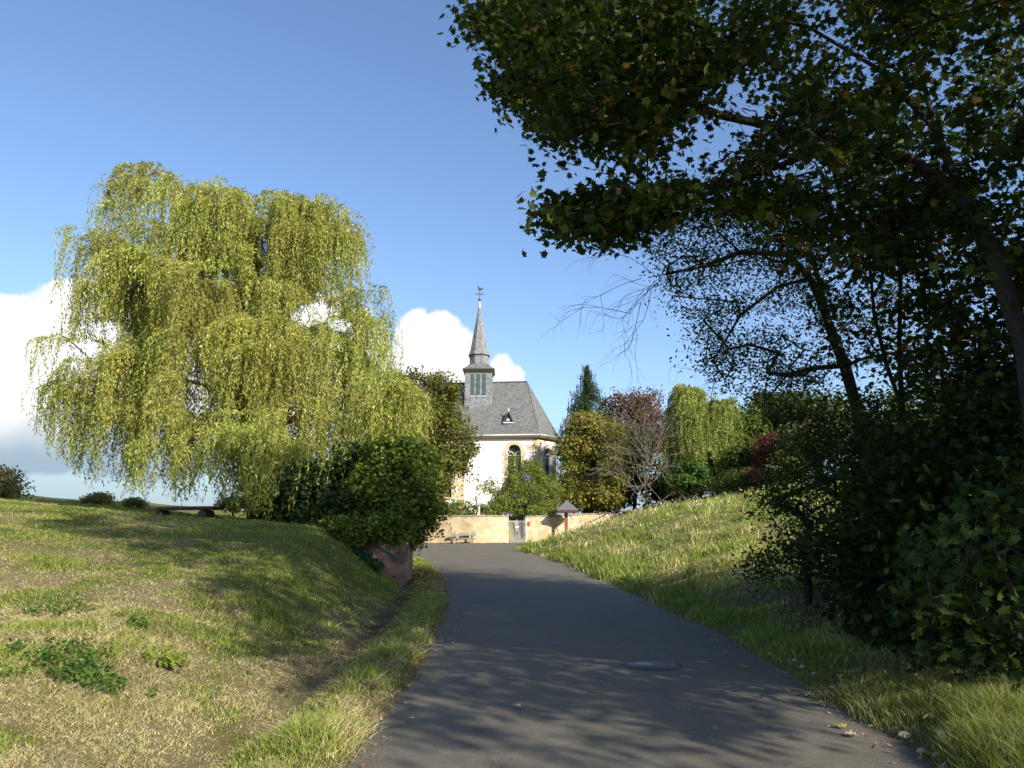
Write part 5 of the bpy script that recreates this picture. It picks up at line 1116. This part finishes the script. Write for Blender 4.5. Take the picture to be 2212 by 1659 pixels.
stem_tree('fine_leaved_tree', 'dark tree with small leaves and leaning forked trunks behind the maple boughs', g2,
    [[g2, Z(1885, 1150, 15), Z(1868, 1000, 15), Z(1850, 880, 15), Z(1825, 790, 15), Z(1790, 700, 15.2), Z(1772, 620, 15.4), Z(1740, 500, 15.8), Z(1720, 400, 16)],
     [Z(1790, 700, 15.2), Z(1750, 600, 15.2), Z(1700, 548, 15.2), Z(1600, 545, 15), Z(1520, 575, 14.8), Z(1440, 592, 14.7), Z(1400, 600, 14.7)],
     [Z(1600, 545, 15), Z(1550, 500, 15), Z(1480, 470, 15)], [Z(1520, 575, 14.8), Z(1470, 540, 14.8), Z(1400, 560, 14.7)],
     [Z(1750, 600, 15.2), Z(1680, 620, 15), Z(1600, 680, 14.8), Z(1540, 780, 14.8)], [Z(1825, 790, 15), Z(1760, 795, 15), Z(1700, 810, 14.8), Z(1650, 870, 14.8)]],
    [([(1410, 480), (1400, 560), (1440, 590), (1450, 680), (1510, 700), (1520, 790), (1580, 860), (1650, 880), (1720, 870), (1800, 840), (1800, 700), (1760, 560), (1700, 440), (1560, 400)], 13.6, 17, 470, .41),
     ([(1700, 300), (1640, 450), (1760, 600), (1790, 780), (1960, 780), (2060, 600), (1990, 300)], 14.5, 18, 210, .50)],
    [(4, (.045, .065, .025)), (3, (.065, .09, .035)), (1, (.14, .15, .055)), (1, (.03, .042, .018))], 44, .24, .062, SH_OVAL, 81, minr=.012, twigs=[(Z(1520, 575, 14.8), Z(1370, 605, 14.6), 5), (Z(1440, 592, 14.7), Z(1350, 690, 14.6), 4), (Z(1600, 680, 14.8), Z(1530, 800, 14.8), 3)])
g3 = Z(1965, 1330, 13.5); g3 = Vector((g3.x, 13.5, Hs(g3.x, 13.5) - .1))
stem_tree('forked_tree', 'dark tree with two upright trunks forking beside the maple boughs', g3,
    [[g3, Z(1960, 1150, 13.5), Z(1955, 1000, 13.5), Z(1948, 880, 13.5), Z(1942, 760, 13.6), Z(1945, 600, 13.8), Z(1938, 450, 14), Z(1925, 300, 14.2), Z(1900, 120, 14.5)],
     [Z(1948, 880, 13.5), Z(1915, 790, 13.6), Z(1888, 680, 13.7), Z(1878, 560, 13.8), Z(1868, 440, 14), Z(1840, 300, 14.2)], [Z(1945, 600, 13.8), Z(1985, 480, 13.8), Z(2010, 350, 14), Z(2060, 200, 14)]],
    [([(1780, 200), (1760, 500), (1820, 800), (1900, 960), (2060, 960), (2100, 700), (2120, 200)], 12.5, 15.5, 165, .54)], PAL_MAPLE, 30, .3, .11, SH_MAPLE, 83)
g4 = Z(2100, 1350, 12.5); g4 = Vector((g4.x, 12.5, Hs(g4.x, 12.5) - .1))
stem_tree('leaning_tree', 'dark leaning tree with bare looking limbs at the right edge', g4,
    [[g4, Z(2110, 1150, 12.5), Z(2125, 1000, 12.5), Z(2120, 900, 12.5), Z(2090, 800, 12.5), Z(2070, 700, 12.6), Z(2035, 580, 12.8), Z(2010, 480, 13)], [Z(2120, 900, 12.5), Z(2170, 820, 12.3), Z(2230, 760, 12)], [Z(2090, 800, 12.5), Z(2150, 690, 12.4), Z(2212, 660, 12.2)]],
    [([(1990, 600), (2000, 860), (2300, 880), (2300, 560), (2150, 520)], 11, 14.5, 130, .54)], PAL_MAPLE, 30, .3, .11, SH_MAPLE, 85)
# undergrowth
def shrub(name, label, poly, Y0, Y1, n, gap, pal, per, rc, size, shape, seed, base, extra=None):
    r = np.random.default_rng(seed); o = empty(name, base, label, 'shrub'); C = frustum_pts(poly, Y0, Y1, n, seed, gap, 50)
    if extra is not None: C = np.concatenate([C, ell_clumps(extra[0], extra[1], r, .9)[0]])
    C[:, 2] = np.maximum(C[:, 2], H(C[:, 0], C[:, 1]) + .12)
    D = unit(r.normal(size=C.shape) + np.array([0, 0, .8])); p, nr = spray(C, D, per, rc, r, .7); p[:, 2] = np.maximum(p[:, 2], H(p[:, 0], p[:, 1]) + .03)
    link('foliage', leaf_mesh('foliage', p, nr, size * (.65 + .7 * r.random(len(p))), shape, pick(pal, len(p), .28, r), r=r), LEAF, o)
    b_ = Vector(base); link('stems', grow([[b_, b_ + Vector((0, 0, .6)), b_ + Vector((.1, 0, 1.3))]], C[::2], .005, .09, r=r, minr=.01).mesh('stems', True), BARK, o)
sb = Z(1760, 1200, 13); sb = Vector((sb.x, 13.4, Hs(sb.x, 13.4)))
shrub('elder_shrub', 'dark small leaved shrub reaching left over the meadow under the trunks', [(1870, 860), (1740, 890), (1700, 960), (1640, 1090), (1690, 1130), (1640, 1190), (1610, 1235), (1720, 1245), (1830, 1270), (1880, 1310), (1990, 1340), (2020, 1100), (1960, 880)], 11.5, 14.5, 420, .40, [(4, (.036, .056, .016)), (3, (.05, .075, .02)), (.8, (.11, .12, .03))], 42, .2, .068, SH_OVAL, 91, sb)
mb = MB()
sb = Z(2000, 1300, 10); sb = Vector((sb.x, 10.6, Hs(sb.x, 10.6)))
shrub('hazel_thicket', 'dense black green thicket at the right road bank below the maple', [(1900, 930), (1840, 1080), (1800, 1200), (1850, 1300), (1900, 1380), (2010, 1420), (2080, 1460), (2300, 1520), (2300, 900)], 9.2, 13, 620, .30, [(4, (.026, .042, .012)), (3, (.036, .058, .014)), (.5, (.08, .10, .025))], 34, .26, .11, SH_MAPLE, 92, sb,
      extra=([(9.5, 8.5, 2.6, 2.5, 2.6, 2.2)], 110))
sb = Vector((4.95, 6.9, Hs(4.95, 6.9)))
shrub('maple_sapling', 'young maple with larger mid green leaves low at the right photo edge', [(1990, 1180), (1960, 1330), (2010, 1430), (2110, 1460), (2212, 1480), (2300, 1470), (2300, 950), (2150, 1000)], 6.4, 8.6, 120, .36, [(3, (.032, .058, .013)), (2, (.048, .08, .016)), (1, (.025, .04, .012)), (.3, (.09, .13, .03))], 16, .22, .10, SH_MAPLE, 93, sb)
# trees outside the right edge of the photograph that shade the road
def side_tree(label, E, base, n, seed):
    r = np.random.default_rng(seed); o = empty('roadside_tree', base, label, 'tree', None); C, D = ell_clumps(E, n, r, .8); p, nr = spray(C, D, 34, .42, r, .6)
    link('crown', leaf_mesh('crown', p, nr, .2 * (.65 + .7 * r.random(len(p))), SH_QUAD, pick(PAL_MAPLE, len(p), .25, r), r=r), LEAF, o)
    b_ = Vector(base); t_ = Vector(E[0][:3]); link('trunk', grow([[b_, b_.lerp(t_, .4), t_]], C[::3], .012, .28, r=r).mesh('trunk', True), BARK, o)
side_tree('dense bushy roadside tree beyond the right photo edge, nearest to the camera', [(10.2, 5.0, 4.5, 3.0, 3.4, 3.9), (11.5, 2.5, 8, 3.0, 3, 4.0), (11, 7.5, 5.5, 3, 2.6, 4.5)], (10.5, 5.5, Hs(10.5, 5.5)), 620, 96)

# ================================================================ grass, flowers, weeds and litter (things nobody could count)
def blades(name, x, y, h, w, col, lean=.35, r=rng, z=None, kind='stuff'):
    n = len(x); z = H(x, y) if z is None else z; a = r.random(n) * 2 * math.pi; d = np.stack([np.cos(a), np.sin(a), np.zeros(n)], 1)
    b_ = r.random(n) * 2 * math.pi; s_ = np.stack([np.cos(b_), np.sin(b_), np.zeros(n)], 1) * (w / 2)[:, None]
    p = np.stack([x, y, z - .01], 1); up = np.array([0, 0, 1.]); l1 = (h * lean * (.3 + r.random(n)))[:, None]
    m_ = p + up * (h * .55)[:, None] + d * l1 * .35; t = p + up * (h * (1 - .25 * r.random(n)))[:, None] + d * l1
    V = np.stack([p - s_, p + s_, m_ + s_ * .75, m_ - s_ * .75, t], 1).reshape(-1, 3)
    i = np.arange(n) * 5; lo = np.stack([i, i + 1, i + 2, i + 3, i + 3, i + 2, i + 4], 1).ravel(); st = np.stack([np.arange(n) * 7, np.arange(n) * 7 + 4], 1).ravel()
    me = np_mesh(name, V, lo, st, np.repeat(col, 5, 0)); return setp(link(name, me, GRASS), kind=kind)
def screen_uniform(n, y0, y1, xl, xr, r):
    Y = y0 * np.exp(r.random(n) * math.log(y1 / y0)); l = xl(Y); q = xr(Y); X = l + (q - l) * r.random(n); return X, Y
PALG = np.array([(.19, .235, .045), (.25, .28, .06), (.13, .18, .032), (.31, .32, .08)]); PALS = np.array([(.50, .42, .22), (.42, .34, .17), (.33, .255, .135), (.58, .50, .31)])
def grass_cols(x, y, g, r):
    n = len(x); isg = r.random(n) < g; c = np.where(isg[:, None], PALG[r.integers(0, 4, n)], PALS[r.integers(0, 4, n)]); return c * (.75 + .5 * r.random((n, 1)))
r = np.random.default_rng(101)
X, Y = screen_uniform(460000, 3.6, 52, lambda Y: -.80 * Y - 1.5, lambda Y: Lx(Y) + .02, r)
sl = Lx(Y) - X; dt = ditch(X, Y); g = turf_green(X, Y); pn = fbm(X * 1.3, Y * 1.3, 77, 3)
keep = (r.random(len(X)) > dt * .95) & (r.random(len(X)) > .75 * bump1(sl, 0, .12)) & ~((X > Q(1290, 2300, 23.5).x) & (X < xr + .1) & (Y > 23.4) & (Y < 25.4)) & (Y < 41)
far_ = (Y > 41) & (X < -12); keep = (keep | far_) & (r.random(len(X)) < .6 + .4 * sstep(.25, .55, pn + .15 * g))
X, Y, g, pn, sl = X[keep], Y[keep], g[keep], pn[keep], sl[keep]
vg = bump1(sl, .45, .38); h = (.035 + .065 * sstep(.5, .8, pn) * (.5 + g) + .07 * vg * sstep(.42, .68, pn) * (Y < 24) + .05 * sstep(16, 24, Y) * bump1(sl, 2.5, 1.6)) * (.5 + r.random(len(X))); w = (.0024 + .00085 * Y) * (.7 + .6 * r.random(len(X)))
gc = grass_cols(X, Y, g, r) * (.70 + .6 * fbm(X * 1.1, Y * .9, 141, 3))[:, None]; dryb = gc[:, 0] > gc[:, 1]; blades('grass', X, Y, np.where(dryb, h * .8, h), w, gc, np.where(dryb, 2.0, .7) * (.5 + r.random(len(X))), r)
print('grass', len(X))
X, Y = screen_uniform(280000, 3.6, 66, lambda Y: Rx(Y), lambda Y: np.maximum(Rx(Y) + 2.2, .70 * Y + 1), r)
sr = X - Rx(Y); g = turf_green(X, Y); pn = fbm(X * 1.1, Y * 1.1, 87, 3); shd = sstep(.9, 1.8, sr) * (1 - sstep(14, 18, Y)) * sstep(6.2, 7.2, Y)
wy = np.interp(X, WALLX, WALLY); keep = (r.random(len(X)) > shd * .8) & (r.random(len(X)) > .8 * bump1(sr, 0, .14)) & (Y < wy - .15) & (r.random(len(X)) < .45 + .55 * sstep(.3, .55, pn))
X, Y, g, pn, sr = X[keep], Y[keep], g[keep], pn[keep], sr[keep]
h = (.05 + .26 * sstep(.5, .8, pn) * sstep(12, 25, Y) + .10 * sstep(.4, .75, pn) + .09 * sstep(.38, .6, pn) * bump1(sr, .9, .7) * (Y < 9)) * (.5 + r.random(len(X))); w = (.0028 + .00085 * Y) * (.7 + .6 * r.random(len(X)))
blades('meadow', X, Y, h, w * np.where(Y < 9, .75, 1), grass_cols(X, Y, g, r) * np.array([.95, 1, .9]) * np.where(Y < 9, .8, 1)[:, None] * (.55 + .9 * fbm(X * .9, Y * .7, 131, 3))[:, None], .75, r); print('meadow', len(X))
# meadow flowers
n = 1700; X = r.random(n) * 24 + 2; Y = 22 + r.random(n) * 40; k = (X > Rx(Y) + 1) & (fbm(X * .35, Y * .35, 55, 3) > .48) & (Y < np.interp(X, WALLX, WALLY) - .4) & (r.random(n) < sstep(28, 46, Y)); X, Y = X[k], Y[k]; n = len(X)
c = np.array([(.75, .72, .68), (.50, .25, .42), (.62, .42, .55), (.60, .48, .10)])[r.choice(4, n, p=[.5, .25, .2, .05])]
p = np.stack([X, Y, H(X, Y) + .30 + .2 * r.random(n)], 1); setp(link('meadow_flowers', leaf_mesh('meadow_flowers', p, unit(r.normal(size=(n, 3)) + np.array([0, -.8, .8])), (.06 + .05 * r.random(n)), SH_OVAL, c, r=r), DRY), kind='stuff')
# dry leaf litter: by the wall, on the path by the retaining wall, along both road edges
LIT = np.array([(.36, .17, .07), (.30, .15, .07), (.42, .25, .11), (.24, .12, .06), (.48, .36, .18)])
def litter(name, x, y, size, r, z=None):
    n = len(x); z = H(x, y) if z is None else z; p = np.stack([x, y, np.maximum(z, 0) + .012 + .01 * r.random(n)], 1)
    setp(link(name, leaf_mesh(name, p, unit(r.normal(size=(n, 3)) * .35 + np.array([0, 0, 1.])), size * (.6 + .8 * r.random(n)), SH_OVAL, LIT[r.integers(0, 5, n)] * (.7 + .6 * r.random((n, 1))), r=r), DRY), kind='stuff')
n = 5200; X = -9 + 16 * r.random(n); wyy = np.interp(X, WALLX, WALLY); Y = wyy - .15 - np.abs(r.normal(size=n)) * .55 * np.where(X < -1.6, 1.3, .5); k = X < Rx(Y) + .5; litter('leaf_litter', X[k], Y[k], .09, r, zr(Y[k]) + .01)
n = 3600; Y = 19.5 + 9.5 * r.random(n); X = Lx(Y) - .02 - np.abs(r.normal(size=n)) * .55; k = (X > xr - .1) | (Y < 23.4); k &= X > Lx(Y) - 1.5; litter('leaf_litter', X[k], Y[k], .085, r)
n = 1300; Y = 4.5 + 45 * r.random(n) ** 1.3; X = np.where(r.random(n) < .5, Lx(Y) + .05 - .5 * r.normal(size=n) * .3, Rx(Y) - .02 + .5 * r.normal(size=n) * .32); zz = np.maximum(H(X, Y), zr(Y) + .012); litter('leaf_litter', X, Y, .035, r, zz)
n = 90; Y = 5.0 + 3.6 * r.random(n); X = Rx(Y) + .05 + 1.5 * r.random(n) ** 1.5; cpal = np.array([(.48, .39, .25), (.42, .29, .16), (.40, .30, .10)])
p = np.stack([X, Y, H(X, Y) + .02 + .06 * r.random(n)], 1); setp(link('leaf_litter', leaf_mesh('leaf_litter', p, unit(r.normal(size=(n, 3)) * .6 + np.array([0, -.2, 1.])), (.03 + .035 * r.random(n)), SH_MAPLE, cpal[r.integers(0, 3, n)], r=r), DRY), kind='stuff')
# weeds
def weed(label, px, py, rad, n, h, seed, pal=None, size=.06):
    r_ = np.random.default_rng(seed); c = G(px, py); o = empty('nettle_patch', c, label, 'plant', 'nettle patches in the left bank grass'); m_ = n * 16
    sxy = c + Vector((0, 0, 0)); st = r_.normal(size=(n, 2)) * rad * .5; P_ = []; mb = MB(); 
    for q in range(n):
        x, y = c.x + st[q, 0], c.y + st[q, 1]; z = Hs(x, y); hh = h * (.6 + .6 * r_.random()); tip = Vector((x + r_.normal() * .04, y + r_.normal() * .04, z + hh)); mb.tube([(x, y, z), tip], .003, 3, cap=False)
        k = 16; t = .3 + .7 * r_.random(k); a = r_.random(k) * 6.283; P_.append(np.stack([x + (tip.x - x) * t + np.cos(a) * .035, y + (tip.y - y) * t + np.sin(a) * .035, z + hh * t], 1))
    p = np.concatenate(P_); nn = len(p); nr = unit(r_.normal(size=(nn, 3)) * .5 + np.array([0, -.2, 1.]))
    link('leaves', leaf_mesh('leaves', p, nr, size * (.7 + .6 * r_.random(nn)), SH_OVAL, pick(pal or [(3, (.085, .15, .03)), (2, (.13, .20, .04)), (1, (.05, .09, .02))], nn, .2, r_), r=r_), LEAF, o)
weed('upper half of the large nettle patch low at the left', 125, 1440, .40, 40, .20, 201, size=.05)
weed('lower half of the large nettle patch low at the left', 180, 1485, .42, 40, .18, 202, size=.05)
weed('nettle patch higher up at the left photo edge', 110, 1325, .42, 24, .14, 203, size=.045)
weed('bright yellow green weed clump right of the large nettles', 358, 1445, .16, 14, .15, 204, [(3, (.20, .26, .04)), (1, (.13, .18, .03))])
weed('tiny green weed above the bright clump', 293, 1360, .12, 8, .12, 205)
# single fallen leaves and stones on the road
lmat = [mat_basic('fallen_pale', (.55, .47, .27), .8, noise=.2), mat_basic('fallen_yellow', (.50, .42, .06), .7, noise=.2), mat_basic('fallen_green', (.20, .33, .05), .7, noise=.2)]
FL = [(2071, 2867, 0, .075, 'crumpled pale leaf lying alone on the sunlit asphalt left of the tree shadow'), (2982, 2696, 2, .10, 'green yellow leaf on the shaded road right of the manhole'), (3250, 2814, 2, .11, 'green leaf near the right road edge above the sun streaks'), (3287, 2845, 1, .08, 'yellow leaf beside the green leaf at the right road edge'),
      (3370, 2947, 1, .08, 'yellow curled leaf on the sunlit strip of the right road edge'), (3413, 2982, 0, .09, 'cream curled leaf at the bottom right of the road'), (2896, 2633, 1, .05, 'small leaf farther up the road right of the manhole'), (2863, 2967, 2, .04, 'tiny dark green leaf in the bottom shade of the road'), (2600, 2700, 0, .03, 'tiny pale leaf scrap just below the manhole')]
for i, (a, b_, mi, sz, lab) in enumerate(FL):
    c = G(a * .54, b_ * .54); rr_ = np.random.default_rng(300 + i); c.z = road_z(c.x, c.y) + .02; ang_ = rr_.random() * 6.28; mb = MB(); vs = []
    for (x_, y_, z_) in SH_MAPLE: vs.append(Vector((c.x + sz * (x_ * math.cos(ang_) - y_ * math.sin(ang_)) * 1.3, c.y + sz * (x_ * math.sin(ang_) + y_ * math.cos(ang_)) * 1.3, c.z + sz * (.75 * abs(x_) ** 1.3 + .35 * abs(y_) ** 1.5 - .08))))
    mb.add([c] + vs, [(0, 1 + k, 1 + (k + 1) % 16) for k in range(16)]); me = mb.mesh('fallen_leaf', fixn=False)
    setp(link('fallen_leaf', me, lmat[mi]), lab, 'leaf', 'single fallen leaves on the road')
smat = mat_basic('pale_pebble', (.50, .43, .31), .9, noise=.3, nscale=20)
SL = [(3508, 2828), (3515, 2840), (3430, 2836), (3490, 2870), (3528, 2850), (3687, 3022), (3757, 3034), (3895, 2680), (3438, 2617), (3210, 2674), (3260, 2702), (3116, 2617), (3082, 2622), (3560, 2900), (3585, 2915), (3620, 2960), (3330, 2760), (3180, 2650), (1690*1.0, 2810), (1605, 2860)]
for i, (a, b_) in enumerate(SL):
    c = G(a * .54, b_ * .54); rr_ = random.Random(i); s_ = rr_.uniform(.018, .045); bm = bmesh.new(); bmesh.ops.create_icosphere(bm, subdivisions=2, radius=s_)
    for v in bm.verts: v.co = Vector((v.co.x * rr_.uniform(.9, 1.3), v.co.y * rr_.uniform(.8, 1.2), v.co.z * rr_.uniform(.5, .75))) + c + Vector((0, 0, s_ * .3))
    me = bpy.data.meshes.new('stone'); bm.to_mesh(me); bm.free()
    side_ = a > 2500
    setp(link('stone', me, smat), 'small pale stone lying in the grit of the right road edge' if side_ else 'small pale stone lying in the grit of the left road edge', 'stone', 'pale stones at the right road edge' if side_ else 'pale stones at the left road edge')
